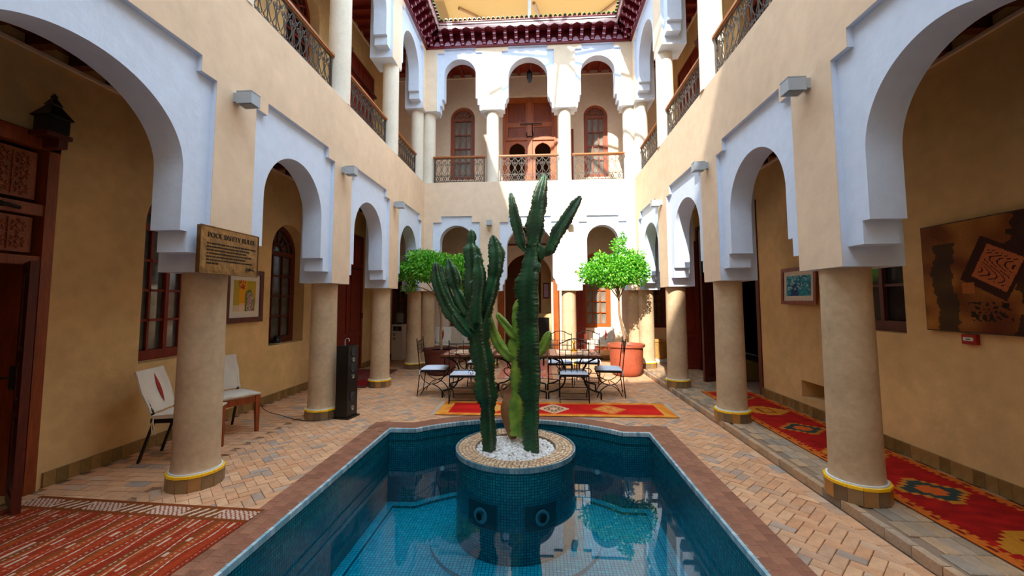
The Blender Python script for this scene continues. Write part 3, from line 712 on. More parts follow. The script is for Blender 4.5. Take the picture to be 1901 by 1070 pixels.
# ---------------------------------------------------------------- windows and doors
def muntin_grid(g, w, h, nc, nr, t, d, y):
    for i in range(1, nc): g.box((-w/2+w*i/nc, y, h/2), (t, d, h))
    for j in range(1, nr): g.box((0, y, h*j/nr), (w, d, t))
def window(idx, kind, c, h, z0, zt, wood, glass, nc=3, nr=4, inset=.2, fan=True, round_top=True):
    """arched casement in its wall opening; local x runs along the wall, local y into the wall"""
    pos = {'L': ((XLI-inset, c, z0), PI/2), 'R': ((XRI+inset, c, z0), -PI/2), 'B': ((c, YBI+inset, z0), 0)}[kind]
    # local +y = away from courtyard
    root = empty('window_%d' % idx, pos[0], pos[1], kind='structure')
    H_ = zt-z0; fw = .085
    loc = lambda a, b, c_: (a, c_, b)
    if round_top:
        outer = arch_shape(0, h, 0, H_); zc = H_-h
        fanz = zc+.0
        g = G(); g.plate(outer, [arch_shape(0, h-fw, fw+.03, H_-fw)], 0, .07, loc); g.b2(-h+fw, h-fw, 0, .07, fanz-.05, fanz+.03); g.build('window_frame', wood, root)
        fg = G(); R_ = h-fw
        if fan:
            for a in (PI/6, PI/3, PI/2, 2*PI/3, 5*PI/6):
                fg.box((R_*.62*math.cos(a), .03, zc+.02+R_*.62*math.sin(a)), (R_*.72, .025, .03), mx=Matrix.Rotation(-a, 3, 'Y'))
            fg.tube([(R_*.35*math.cos(t), .03, zc+.03+R_*.35*math.sin(t)) for t in [PI*i/8 for i in range(9)]], .016, 5)
            fg.tube([(R_*.75*math.cos(t), .03, zc+.02+R_*.75*math.sin(t)) for t in [PI*i/10 for i in range(11)]], .014, 5)
        fg.build('fanlight_fretwork', wood, root) if fan else None
        gh = fanz-.05
    else:
        g = G(); g.plate(rect(-h, h, 0, H_), [rect(-h+fw, h-fw, fw+.03, H_-fw)], 0, .07, loc); g.build('window_frame', wood, root); gh = H_-fw
    w = 2*(h-fw); hh = gh-fw-.03
    g = G()
    for j in range(nr):
        for i in range(1, nc): g.box((-w/2+w*i/nc, .02, fw+.03+hh*(j+.5)/nr), (.028, .03, hh/nr))
    for j in range(1, nr): g.box((0, .02, fw+.03+hh*j/nr), (w, .03, .03))
    for sx in (-1, 1): g.box((sx*(w/2-.022), .02, fw+.03+hh/2), (.045, .034, hh))
    g.box((0, .01, fw+.03+hh/2), (.05, .045, hh)) if nc % 2 == 0 else None
    g.build('muntin', wood, root)
    me = G().box((0, 0, 0), (w/nc-.01, .006, hh/nr-.01)).mesh('pane', glass)
    for j in range(nr):
        for i in range(nc): link('pane', me, root, (-w/2+w*(i+.5)/nc, .045, fw+.03+hh*(j+.5)/nr))
    if round_top: 
        g = G(); g.plate(arch_shape(0, h-fw-.005, fanz+.03, H_-fw-.005), [], .05, .056, loc); g.build('fanlight_pane', glass, root)
    return root
window(1, 'L', *W1, 'wood_red', 'glass_grey', 4, 4)
window(2, 'L', *W2, 'wood_dark', 'glass_grey', 3, 4)
window(3, 'B', *BW[0], 'wood_dark', 'glass', 3, 4)
window(4, 'B', *BW[1], 'wood_dark', 'glass', 3, 4)
window(5, 'B', *BW[2], 'wood_orange', 'glass_lt', 3, 5, inset=.05)
window(6, 'B', *BW[3], 'wood_dark', 'glass', 3, 4)
window(7, 'B', *UW[0], 'wood', 'glass_lt', 3, 4, inset=.08)
window(8, 'B', *UW[1], 'wood', 'glass_lt', 3, 4, inset=.08)
window(9, 'R', 5.02, .47, 1.31, 2.7, 'wood_dark', 'glass', 2, 3, inset=.15, round_top=False)
window(10, 'L', 7.35, .55, 5.2, 7.9, 'wood_red', 'glass', 4, 4, inset=.2)
window(11, 'L', 4.9, .5, 5.2, 7.6, 'wood_red', 'glass', 4, 4, inset=.2)
window(12, 'R', 7.2, .5, 5.2, 7.6, 'wood_red', 'glass', 4, 4, inset=.2)

def carved(w, h, seed, fine=.012):
    """raised interlace strips of a Moroccan star panel"""
    r = random.Random(seed); g = G(); nx = max(2, round(w/.14)); ny = max(2, round(h/.14)); dx, dz = w/nx, h/ny
    for i in range(nx):
        for j in range(ny):
            cx, cz = -w/2+dx*(i+.5), dz*(j+.5); R1, R2 = min(dx, dz)*.46, min(dx, dz)*.25
            p = [(cx+(R1 if k % 2 == 0 else R2)*math.cos(PI*k/8+PI/8*0), 0, cz+(R1 if k % 2 == 0 else R2)*math.sin(PI*k/8)) for k in range(16)]
            g.tube(p, fine/2, 4, closed=True)
            g.box((cx, 0, cz), (R2*.8, .01, R2*.8), mx=Matrix.Rotation(PI/4, 3, 'Y'))
    for i in range(1, nx): g.box((-w/2+dx*i, 0, h/2), (fine*.6, .008, h))
    for j in range(1, ny): g.box((0, 0, dz*j), (w, .008, fine*.6))
    return g
def leaf_door(name, w, h, wood, rows, parent, loc, rz, relief=None):
    """a joined leaf: stiles, rails, sunk panels with mouldings; local x along leaf, z up"""
    e = empty(name, loc, rz); e.parent = parent
    g = G(); st = .09
    for sx in (-1, 1): g.box((sx*(w/2-st/2), 0, h/2), (st, .05, h))
    tot = sum(rows); z = 0; zz = []
    for r_ in rows:
        hh = (h-st*(len(rows)+1))*r_/tot; g.box((0, 0, z+st/2), (w-2*st, .05, st)); z += st; zz.append((z, hh)); z += hh
    g.box((0, 0, z+st/2), (w-2*st, .05, st)); g.build('leaf_frame', wood, e)
    for k, (z0, hh) in enumerate(zz):
        q = G(); q.box((0, .004, z0+hh/2), (w-2*st, .02, hh)); q.box((0, -.006, z0+hh/2), (w-2*st-.08, .03, hh-.08))
        q.build('panel', wood, e)
        if relief and k in relief:
            q = carved(w-2*st-.09, hh-.09, k); q.build('carving', wood, e, (0, -.022, z0+.045))
    return e
# door_1: near left, very tall, pale carved panels above an open wicket
d1 = empty('door_1', (XLI, 0, 0), kind='structure')
g = G(); g.b2(-.45, .04, 3.41, 3.497, 0, 3.15); g.b2(-.05, .04, 1.7, 1.85, 0, 3.15); g.b2(-.05, .04, 1.7, 3.5, 3.02, 3.15); g.build('door_frame', 'wood', d1)
g = G(); g.b2(-.06, .03, 1.85, 3.41, 2.42, 2.52); g.b2(-.06, .03, 1.85, 3.41, 1.98, 2.06); g.build('leaf_frame', 'wood', d1)
for (z0, z1, fn) in ((2.56, 2.98, .016), (2.09, 2.40, .01)):
    q = G(); q.b2(-.05, -.01, 1.9, 3.36, z0, z1); q.build('panel', 'wood', d1)
    q = carved(1.40, z1-z0-.04, 3, fn); q.build('carving', 'wood', d1, (-.004, 2.63, z0+.02), rz=PI/2)
q = G(); q.tube([(.05, 2.7, 2.47), (.055, 3.15, 2.47), (.05, 3.22, 2.46)], .014, 8); q.tube([(.04, 3.1, 2.45), (.04, 3.1, 2.49)], .02, 6); q.build('sliding_bolt', 'iron', d1)
le = leaf_door('open_leaf', .44, 1.98, 'wood_dark', [2, 1, 2], d1, (.20, 3.22, 0.012), -.56)
q = G(); q.b2(-.02, .02, -.02, .02, .9, 1.1); q.tube([(0, -.03, 1.0), (.0, -.07, 1.0), (-.1, -.07, 1.0)], .009, 6); q.build('handle', 'iron', le, (-.3, -.03, 0))
# door_2: red double door of the left gallery
d2 = empty('door_2', (XLI-.03, 9.52, 0), kind='structure')
for sx in (-1, 1):
    e = leaf_door('door_leaf', .78, 3.26, 'wood_red', [1, 2.2, .8], d2, (0, sx*.395, .012), PI/2)
    q = G(); q.lathe([(.05, 0), (.055, .006), (.05, .012)], 12); q.tube([(.05*math.cos(t), -.02, -.06+.06*math.sin(t)) for t in [2*PI*i/12 for i in range(12)]], .008, 5, True); q.build('ring_handle', 'iron', e, (sx*.28, -.04, 1.35))
q = G(); q.tube([(.05, -.6, 2.45), (.05, .6, 2.45)], .016, 8); q.tube([(.05, -.1, 2.35), (.05, .1, 2.35)], .02, 8); q.build('sliding_bolt', 'iron', d2)
# door_3: wide opening in the right wall, two leaves standing open
d3 = empty('door_3', (0, 0, 0), kind='structure')
leaf_door('open_leaf', .62, 3.0, 'wood_red', [1, 1, 2.2], d3, (3.43, 10.12, GZ+.005), 0, relief=(2,))
leaf_door('open_leaf', .5, 3.0, 'wood_dark', [1, 2, 1], d3, (3.46, 8.66, GZ+.005), .35)
g = G(); g.b2(XRI-.02, XRI+.1, 10.05, 10.15, GZ, 3.3); g.b2(XRI-.02, XRI+.1, 7.37, 7.47, GZ, 3.3); g.b2(XRI-.02, XRI+.1, 7.37, 10.15, 3.3, 3.4); g.build('door_frame', 'wood_dark', d3)
g = G(); g.b2(XRI+.1, XRI+.6, 8.7, 10.0, GZ, .25); g.b2(XRI+.3, XRI+.6, 8.7, 10.0, .25, .42); g.build('step', 'skirt', d3)
# door_4: upstairs double door with two small arched wickets
d4 = empty('door_4', (-.25, YBI+.06, LEDGE+.02), kind='structure')
loc = lambda a, b, c_: (a, c_, b)
def wick(cx, zb, zt, h):
    p = [(cx-h*1.12, zb), (cx+h*1.12, zb), (cx+h*1.12, zb+.12), (cx+h*.95, zb+.16), (cx+h*.95, zt-.55)]
    p += arc(cx, zt-h*1.0-.02, h, -.25, PI/2-.25, 8)+[(cx, zt)]+arc(cx, zt-h*1.0-.02, h, PI/2+.25, PI+.25, 8)
    return p+[(cx-h*.95, zt-.55), (cx-h*.95, zb+.16), (cx-h*1.12, zb+.12)]
g = G(); g.plate(rect(-.8, .8, 0, 3.06), [wick(-.38, .06, 1.68, .235), wick(.38, .06, 1.68, .235), rect(-.65, -.13, 1.86, 2.16), rect(.13, .65, 1.86, 2.16), rect(-.65, -.13, 2.3, 2.9), rect(.13, .65, 2.3, 2.9)], 0, .06, loc)
g.box((0, -.02, 1.5), (.14, .05, 3.0)); g.box((0, -.02, 1.78), (1.55, .04, .07)); g.build('door_frame', 'wood_orange', d4)
for sx in (-1, 1):
    for z0, z1 in ((1.87, 2.15), (2.31, 2.89)):
        q = G(); q.b2(sx*.39-.25, sx*.39+.25, .02, .04, z0, z1); q.build('panel', 'wood', d4); carved(.46, z1-z0-.06, 5, .008).build('carving', 'wood', d4, (sx*.39, .018, z0+.03))
    q = G(); q.b2(sx*.77-.05, sx*.77+.05, -.05, .0, 0, 3.0); q.build('door_post', 'wood_orange', d4)
q = G(); q.tube([(-.28, -.06, 2.23), (.36, -.06, 2.23)], .014, 8); q.tube([(-.09, -.06, 1.97), (-.10, -.06, 1.88), (-.06, -.07, 1.83), (.0, -.07, 1.85), (.06, -.07, 1.83), (.10, -.06, 1.88), (.09, -.06, 1.97)], .014, 6); q.tube([(.07, -.06, 2.23), (.08, -.06, 1.9)], .014, 6); q.build('bolt_and_knockers', 'iron', d4)
# door_5: central ground archway with orange posts and side leaves
d5 = empty('door_5', (0, 0, 0), kind='structure')
for x in (-1.09, .47): G().b2(x-.075, x+.075, YBI-.12, YBI+.0, 0, 2.28).build('door_post', 'wood_orange', d5)
leaf_door('open_leaf', .30, 2.2, 'wood_red', [1.6, .7, 1.6], d5, (1.13, YBI-.25, .012), .12)
leaf_door('open_leaf', .30, 2.2, 'wood_red', [1.6, .7, 1.6], d5, (-1.62, YBI-.25, .012), -.12)
# doors and shutters upstairs on the sides
for idx, (x, yc, rz, sg) in enumerate(((XLI-.03, 9.9, PI/2, 1), (XRI+.03, 10.25, -PI/2, -1))):
    d = empty('door_%d' % (6+idx), (x, yc, LEDGE+.02), kind='structure')
    for sx in (-1, 1): leaf_door('door_leaf', .82, 3.0, 'wood_red', [1, 2, 1], d, (0, sx*.415, 0), rz)
    q = G(); q.box((sg*.06, 0, 2.5), (.06, 1.75, .06)); q.build('lintel_rail', 'wood_dark', d)
for x in (-1.42, .93):
    e = tag(leaf_door('shutter_leaf', .16, 1.9, 'wood_red', [1, 1], None, (x, YBI-.3, LEDGE+.02), .1), 'narrow reddish shutter leaf beside the upstairs column, %s of the double door' % ('left' if x < 0 else 'right'), 'shutter', None)

# niche lining of the right wall vent
g = G(); g.b2(XRI+.4, XRI+.42, 5.5, 6.4, .27, .55); struct(g, 'trim_4', 'inner')

# ---------------------------------------------------------------- railings
def scroll_unit(w=.165, h=.60):
    g = G(); r = .0065
    def T(p, rr=r): g.tube([(x, 0, z) for x, z in p], rr, 4)
    g.tube([(-w/2, 0, 0), (-w/2, 0, h)], .006, 4)
    for s in (-1, 1):
        T(bez([(s*.012, .205), (s*.04, .26), (s*.115, .33), (s*.02, .43)], 8))
        T(bez([(s*.02, .43), (s*.005, .46), (s*.06, .50), (s*.07, .455)], 6)); T(bez([(s*.07, .455), (s*.075, .42), (s*.035, .42), (s*.04, .45)], 5))
        T(bez([(s*.02, .50), (s*.03, .55), (s*.07, .56), (s*.068, h)], 6))
        T(bez([(s*.012, .205), (s*.03, .16), (s*.08, .16), (s*.066, .2)], 6))
        T(bez([(s*w/2, .0), (s*.05, .02), (s*.02, .05), (0, .15)], 6)); T(bez([(s*w/2, .15), (s*.05, .13), (s*.02, .10), (0, .0)], 6))
    T([(.034*math.cos(t), .075+.034*math.sin(t)) for t in [2*PI*i/10 for i in range(11)]])
    T([(.02*math.cos(t), .5+.02*math.sin(t)) for t in [2*PI*i/8 for i in range(9)]], .008)
    g.box((0, 0, .155), (w, .008, .012)); g.box((0, 0, .003), (w, .012, .012)); g.box((0, 0, h), (w, .012, .012))
    return g.mesh('scroll_panel', 'iron_rail')
SU = scroll_unit()
def railing(p0, p1, label):
    p0, p1 = Vector(p0), Vector(p1); d = p1-p0; L_ = d.length; rz = math.atan2(d.y, d.x)
    e = empty('balcony_railing', ((p0.x+p1.x)/2, (p0.y+p1.y)/2, LEDGE), rz, label, 'railing', None)
    G().box((0, 0, .69), (L_, .075, .035)).box((0, 0, .665), (L_, .04, .025)).build('handrail', 'rail', e)
    n = max(3, round((L_-.12)/.165)); s = (L_-.12)/(n*.165)
    for i in range(n):
        o = link('scroll_panel', SU, e, (-L_/2+.06+(i+.5)*(L_-.12)/n, 0, .045)); o.scale.x = s
    for sx in (-1, 1): G().box((sx*(L_/2-.04), 0, .33), (.03, .03, .66)).build('end_post', 'iron_rail', e)
xa, xb = -3.1, 2.5
for k, (nm) in enumerate(['railing above the nearest arch', 'long railing high above the first wall lamp', 'middle railing before the stepped pier', 'last short railing by the far corner']):
    if k == 0: continue
    a = YL0+SP*(k-1)+(.1 if k > 0 else 0); b = a+SP if k < 3 else 10.30
    railing((xa, a+.17, 0), (xa, b-.17, 0), 'dark scrolled left upper %s' % nm)
    a = YR0+SP*(k-1)+.1; b = a+SP if k < 3 else 10.28
    railing((xb, a+.17, 0), (xb, b-.17, 0), 'sunlit scrolled right upper %s' % nm)
railing((-2.71, YB+.1, 0), (-1.35, YB+.1, 0), 'back balcony railing left of the double door, dark scrolled iron')
railing((-1.01, YB+.1, 0), (.51, YB+.1, 0), 'central back balcony railing before the arched double door')
railing((.86, YB+.1, 0), (2.16, YB+.1, 0), 'back balcony railing right of the double door, sunlit pale iron')

# ---------------------------------------------------------------- painted cornice and tiled eave
cor = empty('trim_5', (0, 0, 0), kind='structure')
Z0 = 8.245
def side_strip(g, d0, d1, z0, z1):
    """a strip of cornice at outward distance d0..d1 running round the three visible sides"""
    g.b2(XL+d0, XL+d1, YF, YB-d0, z0, z1); g.b2(XR-d1, XR-d0, YF, YB-d0, z0, z1); g.b2(XL+d0, XR-d0, YB-d1, YB-d0, z0, z1)
g = G(); side_strip(g, 0, .055, Z0-.015, Z0+.035); side_strip(g, 0, .02, Z0+.035, 8.6); side_strip(g, 0, .44, 8.56, 8.585); g.build('cornice_board', 'cornice', cor)
bk = G(); prof = [(0, 0), (.09, 0), (.10, .05), (.17, .06), (.18, .12), (.26, .13), (.27, .19), (.35, .2), (.37, .31), (0, .31)]
bk.plate(prof, [], -.032, .032, lambda a, b, c: (c, -a, b)); bk.box((0, -.13, .045), (.08, .05, .02)).box((0, -.22, .115), (.08, .05, .02)).box((0, -.31, .185), (.08, .05, .02))
bk = bk.mesh('bracket', 'cornice')
lu = G(); lu.plate([(-.075, 0), (.075, 0)]+arc(0, .0, .075, 0.01, PI-.01, 8, .12)[1:-1], [], 0, .015, lambda a, b, c: (a, -c, b)); lu.box((0, -.02, -.004), (.16, .05, .01)); lu = lu.mesh('lunette_board', 'lunette')
capm = G().box((0, -.092, .022), (.07, .012, .035)).box((0, -.178, .085), (.07, .012, .04)).box((0, -.265, .155), (.07, .012, .04)).box((0, -.36, .24), (.07, .012, .05)).mesh('bracket_cap', 'lunette')
def fascia_strip(n, pitch):
    p = []
    for i in range(n):
        x0 = i*pitch; p += [(x0, .0), (x0+pitch*.12, -.012), (x0+pitch*.3, .012), (x0+pitch*.5, .035), (x0+pitch*.7, .012), (x0+pitch*.88, -.012)]
    return p+[(n*pitch, 0), (n*pitch, .16), (0, .16)]
pit = .271
nb = round((XR-XL-.88)/pit); pb = (XR-XL-.88)/nb
g = G(); g.plate(fascia_strip(nb, pb), [], 0, .02, lambda a, b, c: (XL+.44+a, YB-.44+c, 8.475+b))
ns = round((YB-.44-YF)/pit); ps = (YB-.44-YF)/ns
g.plate(fascia_strip(ns, ps), [], 0, .02, lambda a, b, c: (XL+.44-c, YF+a, 8.475+b)); g.plate(fascia_strip(ns, ps), [], 0, .02, lambda a, b, c: (XR-.44+c, YF+a, 8.475+b)); g.build('scalloped_fascia', 'fascia', cor)
for i in range(-1, nb+2):
    x = XL+.44+pb*i
    if XL+.1 < x < XR-.1: link('bracket', bk, cor, (x, YB, Z0+.03)); link('bracket_cap', capm, cor, (x, YB, Z0+.03)); 
    if i <= nb and XL+.1 < x+pb/2 < XR-.1: link('lunette_board', lu, cor, (x+pb/2, YB-.02, Z0+.04))
for i in range(ns+2):
    y = YF+ps*i
    if y < 4: continue
    if y < YB-.1:
        for X, rz in ((XL, PI/2), (XR, -PI/2)):
            link('bracket', bk, cor, (X, y, Z0+.03), rz); link('bracket_cap', capm, cor, (X, y, Z0+.03), rz)
            if y+ps/2 < YB-.1: link('lunette_board', lu, cor, (X+(.02 if X < 0 else -.02), y+ps/2, Z0+.04), rz)
eave = empty('trim_6', (0, 0, 0), kind='structure')
rtm = G(); r_ = .038
ptsu = [(r_*math.cos(t), r_*math.sin(t)) for t in [PI*i/6 for i in range(7)]]; inn_ = [((r_-.01)*math.cos(t), (r_-.01)*math.sin(t)) for t in [PI*i/6 for i in range(6, -1, -1)]]
rtm.plate(ptsu+inn_, [], 0, .42, lambda a, b, c: (a, -.5+c, b+.0+c*.18)); rtm = rtm.mesh('roof_tile', 'green', True)
gt = G(); side_strip(gt, .0, .46, 8.635, 8.655); gt.build('eave_board', 'cornice', eave)
n = round((XR-XL-.8)/.118); p_ = (XR-XL-.8)/n
for i in range(n+1): link('roof_tile', rtm, eave, (XL+.4+p_*i, YB, 8.665))
y = 5.5
while y < YB-.42:
    link('roof_tile', rtm, eave, (XL, y, 8.665), PI/2); link('roof_tile', rtm, eave, (XR, y, 8.665), -PI/2); y += .118

# ---------------------------------------------------------------- canopy over the courtyard
ZC = 10.0
def sheet(name, poly, label, z=ZC, zf=None):
    g = G(); n = len(poly); zz = [zf(p) if zf else z for p in poly]
    g.add([(p[0], p[1], a) for p, a in zip(poly, zz)]+[(p[0], p[1], a+.01) for p, a in zip(poly, zz)], [tuple(range(n))[::-1], tuple(range(n, 2*n))]+[(i, (i+1) % n, (i+1) % n+n, i+n) for i in range(n)])
    o = g.build(name, 'canvas_cloth'); tag(o, label, 'canopy'); return o
sheet('canopy_cloth', [(-7.5, -12), (-2.73, -12), (-2.73, 10.2), (-7.5, 10.2)], 'added unseen canvas sheet over the left roof, blocking the sun')  # unseen sun blocker, its edge set by the shadow line on the back wall
sheet('canopy_cloth', [(-2.73, -12), (6.5, -12), (6.5, -.4), (2.2, -.4), (.62, -1.54), (-.89, -4.0), (-2.73, -4.6)], 'added unseen canvas sheet behind and above the camera, cut to shape the sunlight')  # added out of view, diagonal edge cut to limit where sun lands
czf = lambda p: 10.2+(p[1]-10.9)*.2
sheet('canopy_cloth', [(-7, 10.9), (7, 10.9), (7, 19), (-7, 19)], 'bright cream canvas canopy glowing above the back eave', zf=czf)
sheet('canopy_cloth', [(-7, 10.9), (-2.62, 10.9), (-3.1, 19), (-7, 19)], 'darker overlapping fold of canvas at the left end of the canopy', zf=lambda p: czf(p)-.12)
fr = empty('roof_truss', (0, 0, 0), label='steel tubes of the canopy frame radiating over the courtyard opening', cat='frame')
g = G(); g.lathe([(.0, 0), (.34, 0), (.34, .04), (0, .04)], 20, (-.13, 7.62, ZC)); g.build('hub', 'metal', fr)
for i in range(9):
    a = 2*PI*i/9+.2; R_ = 2.5 if math.cos(a) < -.3 else 5.5
    G().tube([(-.13+.15*math.cos(a), 7.62+.15*math.sin(a), ZC+.02), (-.13+R_*math.cos(a), 7.62+R_*math.sin(a), ZC+.05)], .05, 6).build('spoke', 'metal', fr)
for (xa_, ya_), (xb_, yb_) in (((-2.05, 11.9), (-1.2, 12.95)), ((-.02, 11.9), (.25, 13.2)), ((2.15, 11.9), (1.6, 12.95))):
    a = Vector((xa_, ya_, czf((0, ya_))-.06)); b = Vector((xb_, yb_, czf((0, yb_))-.06)); d = b-a
    G().tube([a-d*.3, a+d*2.5], .05, 6).build('canopy_beam', 'canopy_beam', fr)

# ---------------------------------------------------------------- wall lamps
def wall_lamp(x, y, z, rz, label):
    e = empty('wall_lamp', (x, y, z), rz, label, 'lamp')
    G().box((0, .025, .01), (.085, .05, .09)).build('mounting_arm', 'lamp', e)
    g = G(); g.box((0, .125, 0), (.125, .15, .105)); g.box((0, .125, .057), (.13, .155, .008)); g.box((0, .125, -.057), (.13, .155, .008)); g.build('housing', 'lamp', e)
    G().box((0, .125, -.063), (.1, .12, .004)).build('lens', 'lamp_glass', e)
for k, nm in enumerate(['above the bronze sign', 'above the second left column', 'above the third left column']):
    wall_lamp(XL, YL0+SP*k-.02, 3.60, -PI/2, 'grey box wall lamp on the left arcade, %s' % nm)
for k, nm in enumerate(['above the nearest right column', 'above the second right column', 'above the third right column']):
    wall_lamp(XR, YR0+SP*k+.02, 3.54, PI/2, 'grey box wall lamp on the right arcade, %s' % nm)
wall_lamp(-1.23, YB, 3.6, PI, 'white box wall lamp on the back arcade left of the central arch')
wall_lamp(.75, YB, 3.58, PI, 'white box wall lamp right of the central back arch, behind a cactus arm')

# ---------------------------------------------------------------- lanterns
def lantern(loc, label, s=1, hang=True):
    e = empty('lantern', loc, 0, label, 'lantern')
    g = G(); g.lathe([(.02*s, .17*s), (.05*s, .14*s), (.07*s, .08*s), (.075*s, .0), (.065*s, -.1*s), (.03*s, -.15*s), (0, -.17*s)], 8); g.build('lantern_body', 'lamp_glass', e)
    g = G()
    for i in range(8):
        a = 2*PI*i/8; g.tube([(.055*s*math.cos(a), .055*s*math.sin(a), .14*s), (.08*s*math.cos(a), .08*s*math.sin(a), .0), (.035*s*math.cos(a), .035*s*math.sin(a), -.15*s)], .005*s, 4)
    g.lathe([(.08*s, .09*s), (.085*s, .1*s), (.03*s, .2*s), (.01*s, .24*s)], 8); g.build('lantern_cage', 'iron', e)
    if hang: G().tube([(0, 0, .2*s), (0, 0, .60)], .006, 5).build('hanging_rod', 'iron', e)
lantern((-.23, 11.3, 7.93), 'dark metal lantern hanging in the central upstairs arch')
lantern((-3.85, 9.3, 7.75), 'dark metal lantern hanging inside the upper left gallery arch')
lantern((-.42, 11.2, 3.42), 'dark wire lantern hanging in the central ground arch behind the cactus')
# pagoda lantern on bracket beside the near left door
e = empty('wall_lantern', (XLI, 3.24, 3.13), 0, 'black pagoda-shaped lantern on a wooden bracket above the near left door', 'lantern')
G().b2(.0, .22, .0, .2, -.02, .02).b2(.0, .2, .11, .18, -.1, -.02).build('bracket_shelf', 'wood_dark', e)
g = G(); g.lathe([(.11, .02), (.11, .14), (.14, .15), (.05, .26), (.06, .27), (.02, .33), (.025, .35), (0, .38)], 4, (.16, .08, 0), PI/4, PI/4+2*PI); g.build('lantern_body', 'black', e)
for x, y, nm, rz in ((XLI, 8.9, 'upper left gallery beside the tall door', 0), (XRI, 9.2, 'upper right gallery beside the tall door', PI)):
    e = empty('wall_sconce', (x, y, 7.45), rz, 'small carved wooden wall sconce in the %s' % nm, 'sconce')
    G().lathe([(.02, -.2), (.09, -.08), (.12, .0), (.05, .06), (.04, .14), (0, .2)], 8, (.13, 0, 0)).build('sconce_bowl', 'wood_dark', e); G().b2(0, .05, -.04, .04, -.15, .1).build('sconce_arm', 'wood_dark', e)

# ---------------------------------------------------------------- bronze sign
e = empty('pool_rules_sign', (XL+.012, 3.695, 1.905), 0, 'bronze plaque reading POOL SAFETY RULES on the nearest left pier', 'sign')
g = G(); n = 18; SW, SH = .73, .41
g.b2(0, .035, -SW/2, SW/2, 0, SH); g.build('plaque', 'bronze', e)
g = G(); g.tube([(.036, -SW/2, 0), (.036, SW/2, 0), (.036, SW/2, SH), (.036, -SW/2, SH)], .006, 6, True); g.build('rolled_edge', 'bronze', e)
def text(s, size, loc, parent, m_, rot, ext=.002, name='lettering'):
    cu = bpy.data.curves.new('t', 'FONT'); cu.body = s; cu.size = size; cu.extrude = ext; cu.align_x = 'CENTER'; cu.offset = .0006
    to = bpy.data.objects.new('t', cu); COL.objects.link(to); dg = bpy.context.evaluated_depsgraph_get(); dg.update()
    me = bpy.data.meshes.new_from_object(to.evaluated_get(dg)); COL.objects.unlink(to); bpy.data.objects.remove(to); me.materials.clear(); me.materials.append(M[m_]); me.name = name
    return link(name, me, parent, loc, rot=rot)
text('POOL SAFETY RULES', .064, (.037, .01, .315), e, 'bronze_dk', (PI/2, 0, PI/2))
g = G(); r = random.Random(4)
for j, ln in enumerate([.60, .50, .46, .53, .45, .58, .14]):
    y = -.29; 
    while y < -.29+ln:
        w = r.uniform(.012, .05); 
        k = y
        while k < y+w: g.box((.037, k, .262-j*.029), (.003, .0035, r.choice([.013, .017, .011]))); g.box((.037, k+.003, .262-j*.029+r.choice([-.005, .005])), (.003, .005, .003)); k += .0075
        y += w+.01
g.build('small_raised_lettering', 'bronze_dk', e)
g = G()
for i in range(26): g.box((.037, .24+.07*math.cos(i*.7)*r.random(), .06+.022*math.sin(i*1.3)*r.random()), (.004, .02, .006), mx=Matrix.Rotation(r.uniform(-.6, .6), 3, 'X'))
g.build('corner_emblem', 'bronze_dk', e)

# ---------------------------------------------------------------- pictures on walls
def C(h): return tuple(hexc(h))
def nz2(x, y, s=1):
    from mathutils import noise
    return noise.noise(Vector((x*s, y*s, 3.3)))
def mixc(a, b, t): t = max(0, min(1, t)); return tuple(a[i]*(1-t)+b[i]*t for i in range(3))
def big_paint(u, v):
    base = mixc(C('#7E4218'), C('#B0742E'), .5+1.2*nz2(u, v, 6)); base = mixc(base, C('#5A200C'), .7*max(0, nz2(u+5, v, 3)+.1)*2)
    x1 = .17+.02*math.sin(v*9); 
    if abs(u-x1) < .08+.03*nz2(u, v, 25) and v < .82: base = mixc(base, C('#2A2414'), .85)
    if abs(u-.74-.03*math.sin(v*7)) < .10+.05*nz2(u, v, 20): base = mixc(base, C('#1E0F0A'), .85)
    du, dv = u-.52, (v-.56)*.8; a = .5; p = du*math.cos(a)-dv*math.sin(a); q = du*math.sin(a)+dv*math.cos(a)
    if max(abs(p), abs(q)) < .17: base = C('#3A1408')
    if max(abs(p-.02), abs(q-.01)) < .125:
        base = C('#C4693A'); 
        if abs(math.sin(p*60+6*math.sin(q*30))) < .35 and max(abs(p-.02), abs(q-.01)) < .10: base = C('#2A0E0A')
    if .30 < u < .39 and .34 < v < .44: base = C('#B8682E')
    if (.33 < u < .62 and .1 < v < .27) and nz2(u, v, 40) > .12: base = C('#23120A')
    return base
o = empty('large_painting', (XRI-.035, 3.66, 1.37), 0, 'large brown and ochre abstract painting with dark vertical bands on the right wall', 'painting')
G().b2(-.01, .02, -.6, .61, 0, .98).build('canvas_edge', 'canvas', o)
color_sheet('painted_canvas', 1.19, .96, 150, 120, lambda u, v: big_paint(1-u if 0 else u, v), M['paint'], .003, o, (-.012, .005, .49), rot=(PI/2, 0, -PI/2))
def framed(loc, rz, w, h, fw, mt, fn, label, frame_m, name='framed_picture', tilt=0):
    o = empty(name, loc, rz, label, 'picture'); lc = lambda a, b, c: (a, c, b)
    if tilt: o.rotation_euler = (tilt, 0, rz)
    G().plate(rect(-w/2, w/2, 0, h), [rect(-w/2+fw, w/2-fw, fw, h-fw)], -.03, .0, lc).build('picture_frame', frame_m, o)
    G().plate(rect(-w/2+fw*.9, w/2-fw*.9, fw*.9, h-fw*.9), [], -.012, -.001, lc).build('mount_board', 'cover', o)
    color_sheet('print', w-2*fw-2*mt, h-2*fw-2*mt, 60, 70, fn, M['paint'], .002, o, (0, -.012, h/2), rot=(PI/2, 0, 0))
    return o
